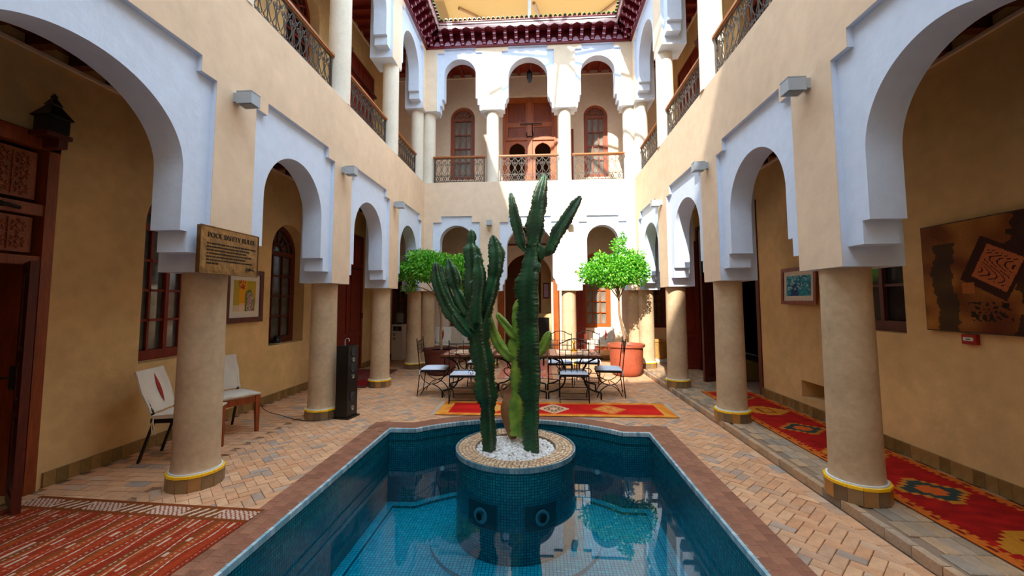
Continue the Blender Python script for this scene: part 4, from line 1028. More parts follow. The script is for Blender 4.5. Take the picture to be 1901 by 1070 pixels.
def yellow_print(u, v):
    c = mixc(C('#C9A41C'), C('#B8A83C'), .5+nz2(u, v, 8))
    if .25 < u < .58: c = C('#F0A512') if v > .25 else C('#F0B88A')
    if v < .2: c = mixc(c, C('#E8D8BE'), .6)
    if .5 < u < .95 and v < .72-2.2*(u-.68)**2*2: c = C('#6E7A2C') if not (.58 < u < .9 and v < .62) else mixc(C('#7A5A48'), C('#D0B8A8'), .5+2*nz2(u, v, 30))
    if .2 < u < .5 and v > .72 and nz2(u, v, 30) > .05: c = C('#A02818')
    return c
framed((XLI+.03, 6.0, 1.35), PI/2, .80, .79, .075, .09, yellow_print, 'yellow and orange print in a wide dark wooden frame on the left wall', 'wood_dark')
def blue_print(u, v):
    c = mixc(C('#0E6C8E'), C('#2BA4B8'), .5+1.3*nz2(u, v, 7))
    if abs(u-.35) < .12*(1-v)+.05 and v < .6: c = C('#0A3E7A')
    if nz2(u+3, v, 12) > .22 and v > .3: c = C('#9CC8C4')
    return c
framed((XRI-.06, 6.2, 1.60), -PI/2, .80, .53, .05, .07, blue_print, 'turquoise and blue print in a brown frame leaning off the right wall', 'wood', tilt=-.04)
e = empty('fire_alarm_call_point', (XRI, 3.9, 1.27), 0, 'small red fire alarm box on the right wall below the large painting', 'alarm')
G().b2(-.035, 0, -.06, .06, 0, .085).build('alarm_box', 'fire_red', e); G().b2(-.038, -.034, -.04, .045, .03, .06).build('white_label', 'plastic', e); G().b2(-.04, -.037, -.015, .02, .04, .048).build('label_mark', 'black', e)

# ---------------------------------------------------------------- rugs
def runner(u, v, seed=0, n=6):
    """red ground, orange border, alternating yellow and grey-green lozenges; v along the length"""
    r_ = C('#B01208'); b_ = C('#C8641A'); du = min(u, 1-u)
    e = .09+.02*(int(v*n*26) % 2)
    if du < e or v < .015 or v > .985:
        return C('#7A1A08') if (int(v*n*13) % 3 == 0 and .03 < du < .06) else b_
    k = v*n; f = k-int(k); cu, cv = abs(u-.5)*2, abs(f-.5)*2
    stair = int(cv*9)/9*1.2+int(cu*8)/8*.9
    if int(k) % 2 == 0:
        if stair < .66: return C('#8A2A0C') if (.15 < cu < .25 and cv < .3) or (cu < .2 and .22 < cv < .3) else C('#BE7A1E')
    else:
        if stair < .2: return C('#C8581A')
        if stair < .42: return C('#2E3A34')
        if stair < .56: return C('#B8701E')
    if stair > 1.75: return C('#A85A20')
    return mixc(r_, C('#8A0A06'), .5+nz2(u*2, v*20, 3))
o = color_sheet('carpet_runner', .86, 5.1, 60, 380, runner, M['rug'], .008, None, (3.235, 5.08, GZ+.004), wob=.0006)
tag(o, 'long dark red and orange runner rug along the right gallery floor', 'rug')
def red_rug(u, v):
    # u along length (left to right), v across
    d = min(v, 1-v); 
    if u < .05 or u > .95 or d < .13: return mixc(C('#D8741C'), C('#E8A040'), .5+nz2(u*30, v*4))
    if d < .19: return C('#D8391C')
    r_ = mixc(C('#D81E12'), C('#B80F0C'), .5+nz2(u*9, v*3)*1.3)
    for c, w, a, b in ((.5, .07, '#E0B088', '#3A1A14'), (.24, .06, '#E08A28', '#E8B060'), (.74, .075, '#D8702C', '#E0A054')):
        s_ = abs(u-c)/w+abs(v-.5)/.36
        if s_ < 1: return C(a) if (s_ > .75 or s_ < .25 or int(s_*14) % 2) else C(b)
    return r_
o = color_sheet('red_rug', 3.5, .83, 240, 60, lambda u, v: red_rug(u, v), M['rug'], .008, None, (.205, 6.56, .004), rz=.006)
tag(o, 'long bright red rug with orange border lying beyond the pool', 'rug')
fri = G()
for sx in (-1, 1):
    for i in range(40): y = -.4+.8*i/40; fri.tube([(sx*1.75, y, .008), (sx*(1.80+RN.uniform(0, .03)), y+RN.uniform(-.015, .015), .005)], .003, 4)
fri.build('fringe', 'cover', o, kind='stuff')
def kilim(u, v):
    # u: across (left to right), v: along depth, far end banded
    if v > .93:
        if v > .985: return C('#7A3A10')
        k = int(u*7); f = u*7-k
        if k % 2 == 0: return C('#C8A890') if (int(u*160)+int(v*170)) % 3 else C('#7E2410')
        return C('#D0B09A') if abs(((f*4) % 1)-(v-.93)/.055) < .2 else C('#7A4216')
    if v > .915: return C('#7A3A10')
    st = u*42; k = int(st); f = st-k; wv = .5+.28*math.sin(v*30+k)
    base = [C('#A43A16'), C('#8E2A10'), C('#7E4018'), C('#A8481C'), C('#94300F')][k % 5]
    if k % 3 == 0 and abs(f-wv) < .10: return C('#C9A68E')
    if k % 3 == 1 and abs(nz2(k*3.1, v*9, 1)) < .10 and .25 < f < .75: return C('#C8A48C')
    if k % 3 == 2 and (int(v*150) % 2 == 0) and abs(f-.5) < .12: return C('#B08C70')
    return mixc(base, C('#7A1E08'), .3*int((v*200) % 2))
o = color_sheet('kilim_rug', 2.05, 2.4, 300, 260, kilim, M['rug'], .007, None, (-3.28, 2.16, .004), rz=-.055)
tag(o, 'orange red kilim rug with white zigzag stripes at the lower left', 'rug')
def old_rug(u, v):
    d = min(u, 1-u, v, 1-v)
    if d < .08: return C('#6E3A34')
    return C('#8E1C16') if v < .35 else mixc(C('#7A4A48'), C('#8A3030'), .5+2*nz2(u, v, 9))
o = color_sheet('door_rug', .95, 2.2, 60, 120, old_rug, M['rug'], .008, None, (-3.88, 9.0, .004), rz=.05); tag(o, 'faded maroon rug before the red double door on the left', 'rug')
def pink_rug(u, v):
    d = min(u, 1-u)
    if d < .12: return C('#B04A38') if int(v*60) % 2 else C('#D8A080')
    if .44 < u < .5 or int(v*12) % 4 == 0: return C('#7A6A98') if int(u*30) % 3 == 0 else C('#D49A78')
    return mixc(C('#C85A48'), C('#D88A6E'), .5+nz2(u, v, 9))
o = color_sheet('faded_rug', 1.2, 2.7, 70, 150, pink_rug, M['rug'], .008, None, (-.32, 10.42, .004)); tag(o, 'faded pink patterned rug leading to the central archway behind the tables', 'rug')

# ---------------------------------------------------------------- cacti
def cactus_part(name, P, Rr, parent, m_, ribs=5, phase=0, depth=.5, step=.012):
    pts = smooth_path(P, 8); n = len(pts); rad = []
    for i in range(n):
        t = i/8; k = min(int(t), len(Rr)-2); f = t-k; f = f*f*(3-2*f); rad.append(Rr[k]*(1-f)+Rr[k+1]*f)
    # resample evenly
    L_ = [0]
    for i in range(1, n): L_.append(L_[-1]+(pts[i]-pts[i-1]).length)
    N = max(6, int(L_[-1]/step)); q = []; rq = []
    j = 0
    for i in range(N+1):
        s = L_[-1]*i/N
        while j < n-2 and L_[j+1] < s: j += 1
        f = (s-L_[j])/max(1e-9, L_[j+1]-L_[j]); q.append(pts[j].lerp(pts[j+1], f)); rq.append(rad[j]*(1-f)+rad[j+1]*f)
    M_ = ribs*8; vs = []; fs = []; cols = []; prev = None
    r = random.Random(len(P)*7+int(P[0][0]*1000)); ph = [r.uniform(0, 6) for _ in range(ribs)]; jag = [[r.uniform(-.14, .07) for _ in range(ribs)] for _ in range(97)]
    for i in range(N+1):
        t = (q[min(N, i+1)]-q[max(0, i-1)]).normalized()
        x = (prev-t*prev.dot(t)) if prev is not None else t.cross(Vector((0, 1, 0)))
        if x.length < 1e-4: x = t.orthogonal()
        x.normalize(); y = t.cross(x); prev = x
        for k in range(M_):
            a = 2*PI*k/M_; f = (k % 8)/8; d = abs(f-.5)*2  # 1 at rib edge
            tw = (d**1.6)
            wav = 1+jag[i % 97][(k+4)//8 % ribs]*(tw**4)+.10*math.sin(i*.19+ph[(k+4)//8 % ribs]*3)*tw
            rr_ = rq[i]*(1-depth+depth*tw)*wav
            vs.append(q[i]+(x*math.cos(a+phase)+y*math.sin(a+phase))*rr_); cols.append((.6 if i % 3 == 0 else .1) if d > .95 else (.10 if (i+int(d*4)) % 5 == 0 else 0))
    for i in range(N):
        for k in range(M_): l = (k+1) % M_; fs.append((i*M_+k, i*M_+l, (i+1)*M_+l, (i+1)*M_+k))
    vs.append(q[-1]+t*rq[-1]*.7); cols.append(0); top = len(vs)-1
    for k in range(M_): fs.append((N*M_+k, N*M_+(k+1) % M_, top))
    fs.append(tuple(range(M_))[::-1])
    me = bpy.data.meshes.new(name); me.from_pydata([tuple(v) for v in vs], [], fs); me.materials.append(M[m_])
    me.polygons.foreach_set('use_smooth', [True]*len(fs))
    ca = me.color_attributes.new('Col', 'FLOAT_COLOR', 'POINT'); ca.data.foreach_set('color', [z for c in cols for z in (c, c, c, 1)])
    me.update(); return link(name, me, parent)
def cactus(px, label, m_, Y, parts, rib=4, kr=1.12):
    """parts: name, list of (u, v, dY, radius in photo pixels)"""
    e = empty('columnar_cactus', (0, 0, 0), label=label, cat='cactus')
    for k, (nm, L_) in enumerate(parts):
        P = [at(u, v, Y+dy) for u, v, dy, r in L_]; Rr = [r*(Y+dy)/775*(kr if nm == 'stem' else 1.12) for u, v, dy, r in L_]
        cactus_part(nm, P, Rr, e, m_, rib if nm == 'stem' else 4, phase=(.0 if rib == 3 else .45) if nm == 'stem' else .4+(k % 3)*.15)
    return e
cactus(0, 'dark green cactus at the left of the planter, many stubby upright arms', 'cactus', 4.74, [
    ('stem', [(908, 836, 0, 13), (907, 800, 0, 13), (905, 755, 0, 14), (903, 735, 0, 19), (899, 690, 0, 19), (893, 650, 0, 19), (887, 610, 0, 22), (884, 570, 0, 20), (881, 530, 0, 19), (878, 490, 0, 17), (876, 465, 0, 15), (875, 452, 0, 8), (876, 440, 0, 9), (875, 430, 0, 6)]),
    ('arm', [(888, 615, .02, 8), (893, 602, .03, 12), (900, 575, .05, 15), (908, 550, .06, 16), (914, 528, .06, 14), (917, 516, .06, 11), (920, 500, .06, 16), (922, 475, .06, 17), (919, 456, .06, 12), (917, 447, .06, 9), (915, 440, .06, 6)]),
    ('arm', [(884, 600, -.1, 10), (886, 565, -.11, 14), (889, 535, -.11, 13), (890, 510, -.11, 13), (888, 490, -.11, 9), (886, 478, -.11, 8)]),
    ('arm', [(878, 560, -.09, 6), (877, 540, -.12, 9), (877, 525, -.12, 8)]),
    ('arm', [(880, 618, -.04, 9), (860, 602, -.06, 11), (842, 585, -.08, 13), (824, 556, -.09, 13), (813, 525, -.1, 11), (809, 500, -.1, 8), (809, 490, -.1, 5)]),
    ('arm', [(876, 588, -.02, 7), (866, 574, -.02, 12), (856, 556, -.02, 13), (848, 538, -.02, 8), (843, 520, -.02, 14), (838, 502, -.02, 13), (834, 489, -.02, 7), (832, 482, -.02, 4)]),
    ('arm', [(868, 596, .03, 7), (846, 578, .03, 9), (832, 552, .03, 11), (824, 525, .03, 10), (819, 505, .03, 6), (818, 495, .03, 4)]),
    ('arm', [(874, 625, -.12, 5), (862, 612, -.14, 9), (850, 597, -.15, 10), (842, 584, -.15, 5)])])
cactus(1, 'tallest dark green cactus, crowned with three long spreading arms', 'cactus', 4.80, [
    ('stem', [(989, 836, 0, 15), (989, 800, 0, 14), (989, 760, 0, 15), (989, 745, 0, 15), (988, 720, 0, 19), (988, 680, 0, 20), (986, 640, 0, 19), (985, 600, 0, 19), (984, 560, 0, 21), (984, 525, 0, 21), (987, 495, 0, 16), (990, 475, 0, 12), (989, 455, 0, 10)]),
    ('arm', [(990, 466, 0, 6), (991, 452, 0, 14), (994, 420, 0, 18), (1000, 380, 0, 16), (1006, 350, 0, 12), (1010, 333, 0, 8), (1010, 327, 0, 5)]),
    ('arm', [(982, 468, -.01, 4), (972, 462, -.02, 5), (966, 448, -.02, 12), (960, 420, -.02, 13), (954, 395, -.02, 11), (950, 372, -.02, 8), (949, 361, -.02, 5)]),
    ('arm', [(990, 460, 0, 10), (1001, 466, 0, 11), (1003, 480, 0, 7)]),
    ('arm', [(998, 470, .02, 4), (1013, 473, .02, 4), (1021, 462, .02, 11), (1036, 432, .02, 13), (1052, 405, .02, 12), (1066, 384, .02, 10), (1077, 367, .02, 5)]),
    ('bud', [(992, 510, -.08, 6), (998, 498, -.1, 9), (999, 490, -.1, 6)])], rib=3, kr=1.3)
cactus(2, 'small yellow green cactus standing between the two dark ones', 'cactus_lt', 5.05, [
    ('stem', [(962, 808, 0, 13), (962, 780, 0, 14), (963, 750, 0, 13), (963, 718, 0, 11), (963, 690, 0, 12), (962, 662, 0, 12), (961, 640, 0, 14), (962, 620, 0, 10), (963, 596, 0, 11), (962, 575, 0, 8), (961, 560, 0, 4)]),
    ('arm', [(955, 668, -.02, 5), (944, 660, -.03, 11), (930, 645, -.03, 10), (919, 625, -.03, 9), (912, 605, -.03, 8), (908, 590, -.03, 7), (907, 585, -.03, 5)]),
    ('arm', [(960, 630, -.04, 6), (950, 617, -.05, 9), (938, 603, -.05, 8), (927, 590, -.05, 7), (925, 584, -.05, 5)]),
    ('arm', [(985, 668, .06, 5), (998, 658, .06, 9), (1008, 643, .06, 10), (1016, 628, .06, 9), (1019, 618, .06, 5)])], kr=1.4)

# clay jug behind the cacti
e = empty('clay_jug', (-.335, 5.2, .0), 0, 'tall brown clay jug with a loop handle behind the yellow green cactus', 'jug')
g = G(); g.lathe([(.045, .0), (.06, .02), (.10, .12), (.145, .26), (.15, .36), (.12, .46), (.06, .52), (.045, .56), (.05, .63), (.065, .66), (.055, .66), (.04, .62), (.035, .56)], 28); g.build('jug_body', 'jug', e, smooth=True)
g = G(); g.tube(smooth_path([(-.05, 0, .62), (-.11, 0, .64), (-.14, 0, .58), (-.12, 0, .47)], 5), .015, 8); g.build('jug_handle', 'jug', e, smooth=True)

# ---------------------------------------------------------------- orange trees in pots
def tree(px, py, base_z, pot_prof, pot_m, trunk, blobs, label, label_pot, seed, nl, soil_r, soil_z):
    r = random.Random(seed)
    p = empty('terracotta_pot', (px, py, base_z), 0, label_pot, 'pot')
    G().lathe(pot_prof, 40).build('pot_body', pot_m, p, smooth=True); G().lathe([(0, soil_z), (soil_r, soil_z)], 24).build('soil', 'soil', p)
    t = empty('citrus_tree', (px, py, base_z+soil_z), 0, label, 'tree')
    P = [Vector(q)-Vector((px, py, base_z+soil_z)) for q in trunk]
    g = G(); sp_ = smooth_path(P, 6); n = len(sp_); g.tube(sp_, [.035-.017*i/n for i in range(n)], 8)
    top = P[-1]
    for b in blobs:
        c = Vector(b[0])-Vector((px, py, base_z+soil_z)); g.tube(smooth_path([P[-2], (P[-1]+c)/2+Vector((0, 0, -.05)), c], 4), [.014-.001*i for i in range(9)], 6)
    g.build('trunk', 'bark', t, smooth=True)
    vs = []; fs = []; tot = sum(b[1][0]*b[1][1]*b[1][2] for b in blobs)
    for b in blobs:
        c = Vector(b[0])-Vector((px, py, base_z+soil_z)); k = int(nl*b[1][0]*b[1][1]*b[1][2]/tot)+40
        for _ in range(k):
            d = Vector((r.gauss(0, 1), r.gauss(0, 1), r.gauss(0, 1))).normalized(); rad = r.random()**.4
            lump = 1+.22*math.sin(d.x*7+seed)*math.sin(d.y*6+1)*math.cos(d.z*5)
            q = c+Vector((d.x*b[1][0], d.y*b[1][1], d.z*b[1][2]))*rad*lump
            ax = (d+Vector((r.gauss(0, .7), r.gauss(0, .7), r.gauss(0, .7)-.1))).normalized(); sd = ax.cross(Vector((r.gauss(0, 1), r.gauss(0, 1), r.gauss(0, .4)))).normalized()
            L_ = r.uniform(.045, .08); w = L_*.27; nn = ax.cross(sd)*L_*.12; i = len(vs)
            vs += [q, q+ax*L_*.5+sd*w-nn, q+ax*L_, q+ax*L_*.5-sd*w-nn, q+ax*L_*.5]; fs += [(i, i+1, i+4), (i+1, i+2, i+4), (i+2, i+3, i+4), (i+3, i, i+4)]
    me = bpy.data.meshes.new('foliage'); me.from_pydata([tuple(v) for v in vs], [], fs); me.materials.append(M['leaf']); o = link('foliage', me, t); o['kind'] = 'stuff'
tree(1.93, 9.6, 0, [(.16, 0), (.24, .02), (.31, .09), (.345, .20), (.36, .38), (.365, .55), (.365, .62), (.41, .65), (.41, .70), (.355, .70), (.33, .66), (.32, .60)], 'pot',
     [(1.93, 9.6, .66), (1.86, 9.55, 1.0), (1.78, 9.5, 1.35), (1.76, 9.45, 1.7), (1.72, 9.4, 2.0)],
     [((1.6, 9.3, 2.30), (.52, .45, .36)), ((1.15, 9.2, 2.28), (.30, .3, .24)), ((1.95, 9.3, 2.42), (.38, .35, .38)), ((2.2, 9.35, 2.3), (.22, .25, .3)), ((1.75, 9.3, 2.85), (.16, .16, .2)), ((1.35, 9.2, 2.6), (.15, .2, .12)), ((1.83, 9.3, 3.05), (.09, .09, .14))],
     'bright sunlit green citrus tree with wind-tilted crown at the far right', 'large orange terracotta pot at the far right corner', 3, 9000, .33, .64)
tree(-2.27, 9.6, 0, [(.26, 0), (.3, .03), (.36, .3), (.39, .5), (.42, .53), (.42, .58), (.38, .58), (.36, .52)], 'pot_dk',
     [(-2.27, 9.6, .55), (-2.28, 9.6, .9), (-2.26, 9.55, 1.3), (-2.33, 9.5, 1.75), (-2.35, 9.4, 2.05)],
     [((-2.4, 9.2, 2.42), (.62, .5, .32)), ((-1.75, 9.15, 2.42), (.48, .4, .28)), ((-2.85, 9.25, 2.35), (.35, .3, .28)), ((-2.6, 9.2, 2.68), (.4, .3, .14)), ((-1.6, 9.2, 2.2), (.3, .3, .2)), ((-2.95, 9.3, 1.98), (.18, .15, .10)), ((-1.9, 9.3, 2.0), (.3, .25, .2))],
     'broad green citrus tree behind the left dark cactus', 'dark brown round pot at the far left behind the chairs', 5, 10000, .37, .53)

# ---------------------------------------------------------------- mosaic tables
def mosaic(u, v):
    d = min(u, 1-u, v, 1-v)
    if d < .035: return C('#5E2A20')
    if d < .16: return C('#E6C8AC') if (int(u*40)+int(v*40)) % 3 == 0 else C('#8E4434')
    if d < .19: return C('#6A2E24')
    if abs(u-.5)+abs(v-.5) < .2: return C('#C0785A') if int((abs(u-.5)+abs(v-.5))*30) % 2 else C('#E4CDB0')
    return mixc(C('#EACBAE'), C('#DDB898'), .5+nz2(u, v, 20))
TABW, TABD = .905, 1.0
def table():
    e = empty('mosaic_table')
    color_sheet('table_top', TABW, TABD, 44, 48, mosaic, M['mosaic'], .03, e, (0, 0, .715))
    g = G(); g.b2(-TABW/2, TABW/2, -TABD/2, TABD/2, .695, .714); g.build('iron_rim', 'iron', e)
    for sx in (-1, 1):
        for sy in (-1, 1):
            g = G(); x0, y0 = sx*.33, sy*.36
            g.tube([(sx*.40, y0, .70), (sx*.40, y0, .56)], .014, 6)
            g.tube(bez([(sx*.36, y0, .68), (sx*.12, y0, .62), (sx*.14, y0, .45), (sx*.16, y0, .34)], 8)+bez([(sx*.16, y0, .34), (sx*.17, y0, .22), (sx*.26, y0, .14), (sx*.42, y0, .12)], 8)[1:]+[(sx*.44, y0, .11), (sx*.44, y0, .0)], .014, 6)
            g.tube(bez([(sx*.15, y0, .36), (sx*.28, y0, .40), (sx*.34, y0, .52), (sx*.20, y0, .52)], 8), .009, 5)
            g.build('leg', 'iron', e)
    g = G()
    for sx in (-1, 1): g.tube([(sx*.16, -.36, .33), (sx*.16, .36, .33)], .011, 6)
    g.tube([(-.16, 0, .33), (.16, 0, .33)], .011, 6); g.build('stretcher', 'iron', e)
    return e
tb = table()
for i, (x, nm) in enumerate(((-1.245, 'left mosaic-topped iron table nearest the dark pot'), (-.335, 'middle mosaic-topped iron table behind the cacti'), (.585, 'right mosaic-topped iron table nearest the terracotta pot'))):
    t = tb if i == 0 else copy_tree(tb); t.location = (x, 7.6, 0); tag(t, nm, 'table', None)

# ---------------------------------------------------------------- iron chairs
def iron_chair(style):
    """faces local +y; style: 'grid', 'scroll' or 'ladder'"""
    e = empty('iron_chair'); w = .47; hw = w/2; bh = 1.0 if style != 'ladder' else .98; r = .0085
    def top(x): return bh+.05*math.cos(PI*x/w) if style == 'grid' else bh
    lean = lambda z: -.21-(z-.45)*.12 if z > .45 else -.21-(.45-z)*.10
    g = G()
    for sx in (-1, 1):
        g.tube([(sx*hw, lean(0), 0), (sx*hw, lean(.45), .45), (sx*hw, lean(bh), bh)], r, 6)
        if style != 'grid': g.lathe([(0, .0), (.014, .01), (.0, .035)], 6, (sx*hw, lean(bh), bh))
    if style == 'grid': 
        g.tube(smooth_path([(x, lean(bh), z) for x, z in ((-hw, bh-.03), (-hw*.72, bh-.01), (-hw*.4, bh+.03), (0, bh+.045), (hw*.4, bh+.03), (hw*.72, bh-.01), (hw, bh-.03))], 3), r, 6)
    else: g.tube([(-hw, lean(bh-.03), bh-.03), (hw, lean(bh-.03), bh-.03)], r, 6)
    g.build('back_frame', 'iron', e)
    g = G()
    if style == 'grid':
        for i in range(1, 5): x = -hw+w*i/5; g.tube([(x, lean(.5), .50), (x, lean(bh-.14), bh-.14)], .006, 5)
        for z in (bh-.14, bh-.22, .76, .66, .56): g.tube([(-hw if z != bh-.22 else -hw*.6, lean(z), z), (hw if z != bh-.22 else hw*.6, lean(z), z)], .006, 5)
        for x in (-.1, 0, .1): g.tube([(x, lean(bh), bh-.14), (x, lean(bh), top(x)-.01)], .005, 5)
    elif style == 'scroll':
        for z in (bh-.11, bh-.19, .54): g.tube([(-hw, lean(z), z), (hw, lean(z), z)], .006, 5)
        for i in range(1, 4): x = -hw+w*i/4; g.tube([(x, lean(bh-.1), bh-.19), (x, lean(bh), bh-.03)], .005, 5)
        g.tube([(x, lean(z), z) for x, z in bez([(-.16, bh-.19), (.05, .80), (-.12, .62), (-.2, .56)], 10)], .006, 5)
        g.tube([(x, lean(z), z) for x, z in bez([(.10, bh-.19), (-.02, .72), (.02, .60), (.2, .55)], 10)], .006, 5)
        for cx, cz, s in ((-.1, .76, 1), (.13, .75, -1), (.13, .62, -1), (.12, .50, -1)):
            g.tube([(cx+s*(.05-.0045*k)*math.cos(k*.75), lean(cz), cz+(.05-.0045*k)*math.sin(k*.75)) for k in range(11)], .005, 5)
    else:
        for z in (bh-.1, bh-.17, bh-.24): g.tube([(-hw, lean(z), z), (hw, lean(z), z)], .006, 5)
        for i in range(1, 5): x = -hw+w*i/5; g.tube([(x, lean(bh-.1), bh-.24), (x, lean(bh), bh-.03)], .005, 5)
    g.build('back_grille', 'iron', e)
    g = G(); g.tube([(-hw, -.21, .43), (-hw, .2, .43), (-hw+.05, .24, .43), (hw-.05, .24, .43), (hw, .2, .43), (hw, -.21, .43)], .009, 6, True); g.b2(-hw+.01, hw-.01, -.2, .22, .425, .432); g.build('seat_frame', 'iron', e)
    # cushion with softened edges and tied corners
    g = G(); n = 10; vs = []
    for s in (1, -1):
        for j in range(n+1):
            for i in range(n+1):
                u, v = i/n*2-1, j/n*2-1; k = (1-u**4)*(1-v**4); vs.append((u*(hw-.005), .015+v*.225, .463+s*(.004+.024*k**.5)))
    fs = [(j*(n+1)+i, j*(n+1)+i+1, (j+1)*(n+1)+i+1, (j+1)*(n+1)+i) for j in range(n) for i in range(n)]; o_ = (n+1)**2
    fs += [tuple(o_+x for x in f)[::-1] for f in fs]
    ringi = [i for i in range(n+1)]+[j*(n+1)+n for j in range(1, n+1)]+[n*(n+1)+i for i in range(n-1, -1, -1)]+[j*(n+1) for j in range(n-1, 0, -1)]
    fs += [(ringi[k], ringi[(k+1) % len(ringi)], ringi[(k+1) % len(ringi)]+o_, ringi[k]+o_) for k in range(len(ringi))]
    g.add(vs, fs); cu = g.build('cushion', 'cushion', e, smooth=True)
    g = G()
    for sx in (-1, 1): g.tube([(sx*(hw-.01), -.2, .46), (sx*(hw+.012), -.215, .44), (sx*(hw+.015), -.21, .38)], .008, 5)
    g.build('cushion_tie', 'cushion', cu)
    # crossed C-shaped front and rear legs
    for sx in (-1, 1):
        g = G()
        g.tube([(sx*hw, y, z) for y, z in bez([(.22, .43), (.22, .30), (.12, .22), (.0, .215)], 6)+bez([(.0, .215), (.10, .20), (.20, .1), (.22, 0)], 6)[1:]], .009, 6)
        g.build('leg', 'iron', e)
        g = G(); g.tube([(sx*hw, y, z) for y, z in bez([(-.2, .43), (-.2, .30), (-.1, .22), (.0, .215)], 6)+bez([(.0, .215), (-.08, .2), (-.17, .12), (-.2, .02)], 6)[1:]], .007, 6); g.build('leg', 'iron', e)
    g = G(); g.tube([(-hw, 0, .215), (hw, 0, .215)], .007, 6); g.tube([(-hw, lean(.07), .07), (hw, lean(.07), .07)], .006, 5); g.tube([(-hw, .21, .07), (hw, .21, .07)], .006, 5); g.build('stretcher', 'iron', e)
    return e
ch = {s: iron_chair(s) for s in ('grid', 'scroll', 'ladder')}
used = set()
for s, x, y, rz, lab in (
    ('ladder', -1.90, 7.55, -PI/2+.05, 'iron chair at the left end of the tables, seen from its side'),
    ('scroll', -1.24, 7.02, .04, 'iron chair with scrollwork back, its back to the pool, left of the dark cactus'),
    ('grid', .56, 7.16, -.02, 'iron chair with square grid back, its back to the pool at the right table'),
    ('ladder', 1.22, 7.62, PI/2-.08, 'iron chair at the right end of the tables, before the terracotta pot'),
    ('grid', -1.18, 8.42, PI, 'iron chair on the far side of the left table, facing the pool'),
    ('grid', -.32, 8.42, PI+.08, 'iron chair on the far side of the middle table, behind the jug'),
    ('grid', .40, 8.42, PI-.05, 'iron chair on the far side of the right table, facing the pool'),
    ('grid', .95, 8.60, PI-.2, 'second iron chair beyond the right table, beside the column')):
    c = ch[s] if s not in used else copy_tree(ch[s]); used.add(s)
    c.location = (x, y, .012 if 6.14 < y < 6.98 else .0); c.rotation_euler.z = rz; tag(c, lab, 'chair')
# brass candle stands
def brass_stand(x, y, z, h, lab):
    e = empty('candle_stand', (x, y, z), 0, lab, 'candlestick')
    G().lathe([(.06, 0), (.06, .02), (.02, .05), (.015, h*.3), (.035, h*.35), (.015, h*.4), (.012, h*.7), (.03, h*.75), (.012, h*.8), (.035, h*.92), (.03, h), (.0, h)], 14).build('stand', 'brass', e, smooth=True)
brass_stand(-1.03, 8.62, .0, .86, 'tall brass candle stand on the floor behind the left table')
brass_stand(.62, 7.75, .745, .18, 'small brass candle holder on the right table')

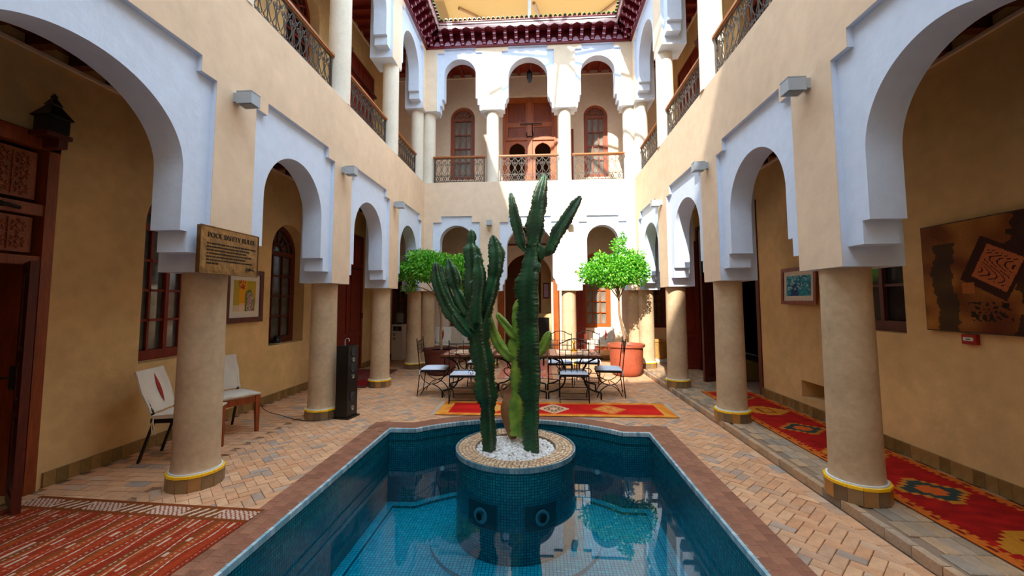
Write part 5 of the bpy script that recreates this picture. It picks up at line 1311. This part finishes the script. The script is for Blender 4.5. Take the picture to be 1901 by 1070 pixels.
# ---------------------------------------------------------------- lounge chairs with white covers
def cover_chair():
    """faces local +x"""
    e = empty('covered_chair')
    def slab(x0, z0, x1, z1, w, t, m_, nm, par=e, puff=.01):
        g = G(); n = 8; vs = []; a = Vector((x0, 0, z0)); b = Vector((x1, 0, z1)); d = b-a; nn = Vector((-d.z, 0, d.x)).normalized()
        for s in (1, -1):
            for j in range(n+1):
                for i in range(n+1):
                    u, v = i/n*2-1, j/n; k = max(0, (1-u**6)*(1-(2*v-1)**6)); p = a+d*v+Vector((0, u*w/2*(1-.03*math.sin(v*9)), 0))+nn*s*(t/2*(.35+.65*k)); vs.append(p+nn*.004*math.sin(u*7+v*5))
        fs = [(j*(n+1)+i, j*(n+1)+i+1, (j+1)*(n+1)+i+1, (j+1)*(n+1)+i) for j in range(n) for i in range(n)]; o_ = (n+1)**2; fs += [tuple(o_+x for x in f)[::-1] for f in fs]
        ri = [i for i in range(n+1)]+[j*(n+1)+n for j in range(1, n+1)]+[n*(n+1)+i for i in range(n-1, -1, -1)]+[j*(n+1) for j in range(n-1, 0, -1)]
        fs += [(ri[k], ri[(k+1) % len(ri)], ri[(k+1) % len(ri)]+o_, ri[k]+o_) for k in range(len(ri))]
        g.add(vs, fs); return g.build(nm, m_, par, smooth=True)
    bc = slab(-.235, .50, -.40, .93, .46, .055, 'cover', 'back_cover')
    g = G(); g.plate([(-.022, 0), (0, -.15), (.022, 0), (0, .15)], [], 0, .003, lambda a, b, c: (-.268-b*.27, a+.02, .735+b)); 
    g = G(); L_ = [(w_*math.sin(PI*k/10), -.15+.3*k/10) for w_ in (1,) for k in range(11)]
    pp = [(.028*math.sin(PI*k/12), -.15+.3*k/12) for k in range(13)]+[(-.028*math.sin(PI*k/12), -.15+.3*k/12) for k in range(11, 0, -1)]
    g.plate(pp, [], 0, .003, lambda a, b, c: (-.290+c-b*.38, a+.0, .73+b)); g.build('red_leaf_slit', 'redleaf', bc)
    G().box((.02, 0, .465), (.46, .46, .03)).build('seat_core', 'cover', e)
    slab(-.22, .475, .28, .485, .47, .05, 'cover', 'seat_cushion')
    for sx in (-1, 1):
        g = G(); g.tube([(-.34, sx*.19, 0), (-.22, sx*.19, .40), (-.225, sx*.19, .48), (-.37, sx*.19, .86)], .016, 4); g.build('rear_leg', 'black', e)
        g = G(); a, b = .030, .018
        g.add([(.25-b, sx*.21-b, 0), (.25+b, sx*.21-b, 0), (.25+b, sx*.21+b, 0), (.25-b, sx*.21+b, 0), (.24-a, sx*.205-a, .455), (.24+a, sx*.205-a, .455), (.24+a, sx*.205+a, .455), (.24-a, sx*.205+a, .455)],
              [(3, 2, 1, 0), (4, 5, 6, 7), (0, 1, 5, 4), (1, 2, 6, 5), (2, 3, 7, 6), (3, 0, 4, 7)]); g.build('front_leg', 'wood', e)
    g = G(); g.b2(.225, .26, -.19, .19, .37, .45); g.build('front_apron', 'wood', e)
    g = G(); g.b2(-.22, .22, -.215, -.185, .40, .44); g.b2(-.22, .22, .185, .215, .40, .44); g.b2(-.25, -.22, -.19, .19, .40, .44); g.build('side_rail', 'black', e)
    g = G(); g.b2(-.255, -.235, -.19, .19, .52, .55); g.tube([(-.2, -.235, .46), (-.205, -.245, .38), (-.2, -.24, .30)], .005, 4); g.tube([(-.2, -.235, .46), (-.185, -.25, .38), (-.17, -.24, .29)], .005, 4); g.build('cover_tie', 'cover', e)
    return e
cc = cover_chair()
for i, (x, y, rz, lab) in enumerate(((-3.84, 4.42, .25, 'low chair with cream slip cover and red slit, behind the nearest left column'),
    (-3.95, 5.19, -.49, 'low wooden chair with off-white covers, right of the nearest left column'),
    (-2.70, 11.45, -PI/2+.1, 'white covered low chair at the far left behind the dark pot'),
    (-1.95, 11.5, -PI/2, 'white covered low chair under the back window, second from the left corner'),
    (1.75, 11.5, -PI/2-.25, 'white covered low chair by the back wall beside the terracotta pot'))):
    c = cc if i == 0 else copy_tree(cc); c.location = (x, y, .003); c.rotation_euler.z = rz; tag(c, lab, 'chair')

# ---------------------------------------------------------------- speaker, cable, socket
e = empty('floor_speaker', (-2.79, 5.96, 0), -.16, 'tall slim black floor-standing speaker beside the second left column', 'speaker')
G().b2(-.13, .13, -.13, .15, .0, .022).build('plinth', 'black', e)
G().b2(-.095, .095, -.11, .13, .022, 1.02).build('cabinet', 'black', e)
for z, r_ in ((.93, .05), (.82, .025), (.70, .05), (.58, .022), (.30, .055), (.14, .028)):
    g = G(); g.lathe([(r_+.008, 0), (r_+.008, .01), (r_, .012), (r_*.5, .002), (r_*.3, .006), (0, .010)], 20); g.build('driver', 'cone' if r_ > .03 else 'metal', e, (.095, .01, z), rot=(0, PI/2, 0), smooth=True)
g = G(); g.tube(smooth_path([(-.07, .05, 1.02), (-.07, .05, 1.10), (.0, .03, 1.12), (.03, .0, 1.08)], 5), .004, 5); g.build('aux_lead', 'plastic', e)
g = G(); g.tube(smooth_path([(XLI+.05, 6.17, .30), (-4.3, 6.2, .22), (-4.1, 6.1, .05), (-3.8, 6.0, .008), (-3.5, 5.82, .008), (-3.2, 5.72, .008), (-2.95, 5.80, .008), (-2.9, 5.9, .02)], 6), .005, 5); o = g.build('power_cable', 'black'); tag(o, 'thin black cable trailing on the floor from the wall socket to the speaker', 'cable')
e = empty('wall_socket', (XLI, 6.15, .28), 0, 'wall socket with a black plug in the left wall near the floor', 'socket')
G().b2(0, .012, -.05, .05, -.04, .06).build('socket_plate', 'metal', e); G().b2(.012, .08, -.03, .04, -.01, .04).build('plug', 'black', e)
e = empty('telephone', (XLI-.10, 7.0, .935), 0, 'black object with a pale saucer rim on the sill of the second left window', 'ornament')
G().lathe([(.0, 0), (.10, 0), (.11, .015), (.0, .015)], 20).build('saucer', 'plastic', e); G().lathe([(.07, .015), (.08, .06), (.05, .1), (.02, .14), (0, .15)], 16).box((.03, 0, .11), (.05, .16, .03)).build('black_body', 'black', e)

# ---------------------------------------------------------------- water dispenser, basket
e = empty('water_dispenser', (-4.02, 11.83, .012), 0, 'white office water cooler standing by the back left window', 'water cooler')
G().b2(-.16, .16, -.16, .16, 0, 1.0).b2(-.15, .15, -.17, -.16, .45, .9).build('cooler_body', 'plastic', e)
G().b2(-.12, .12, -.18, -.17, .82, .95).build('display', 'glass', e)
for z in (.72, .60): G().lathe([(0, 0), (.04, 0), (.045, .02), (.0, .022)], 14).build('tap_recess', 'metal', e, (-.08, -.17, z), rot=(PI/2, 0, 0))
G().lathe([(.06, 1.0), (.12, 1.05), (.12, 1.32), (.05, 1.36), (0, 1.36)], 20).build('water_bottle', 'bluish', e, smooth=True)
e = empty('wicker_basket', (3.12, 11.3, GZ+.006), 0, 'round straw coloured wicker basket with lid in the far right corner', 'basket')
g = G()
for k in range(16): z = .10+.026*k; rr_ = .185+.015*math.sin(k*.2); g.tube([(rr_*math.cos(t), rr_*math.sin(t), z) for t in [2*PI*i/20 for i in range(20)]], .015, 5, True)
g.build('woven_body', 'wicker', e, smooth=True); G().lathe([(.2, .52), (.205, .54), (.12, .58), (0, .59)], 20).build('lid', 'wicker', e, smooth=True); G().b2(-.19, .19, -.17, .17, 0, .10).build('stand', 'plastic', e)

# back room behind the central archway: fireplace block and small picture
g = G(); g.b2(-.15, .38, 13.3, 13.9, 0, 1.27); g.b2(.05, .38, 13.5, 13.9, 1.27, 3.2); o = struct(g, 'wall_back_chimney', 'inner')
G().b2(-.08, .30, 13.28, 13.3, .1, 1.15).build('firebox', 'black', o)
e = empty('small_picture', (.22, 13.47, 1.75), 0, 'small dark framed picture on the chimney breast through the central arch', 'picture'); G().b2(-.1, .1, -.02, .02, 0, .5).build('picture_frame', 'wood_dark', e); G().b2(-.07, .07, -.024, -.019, .04, .46).build('print', 'lunette', e)
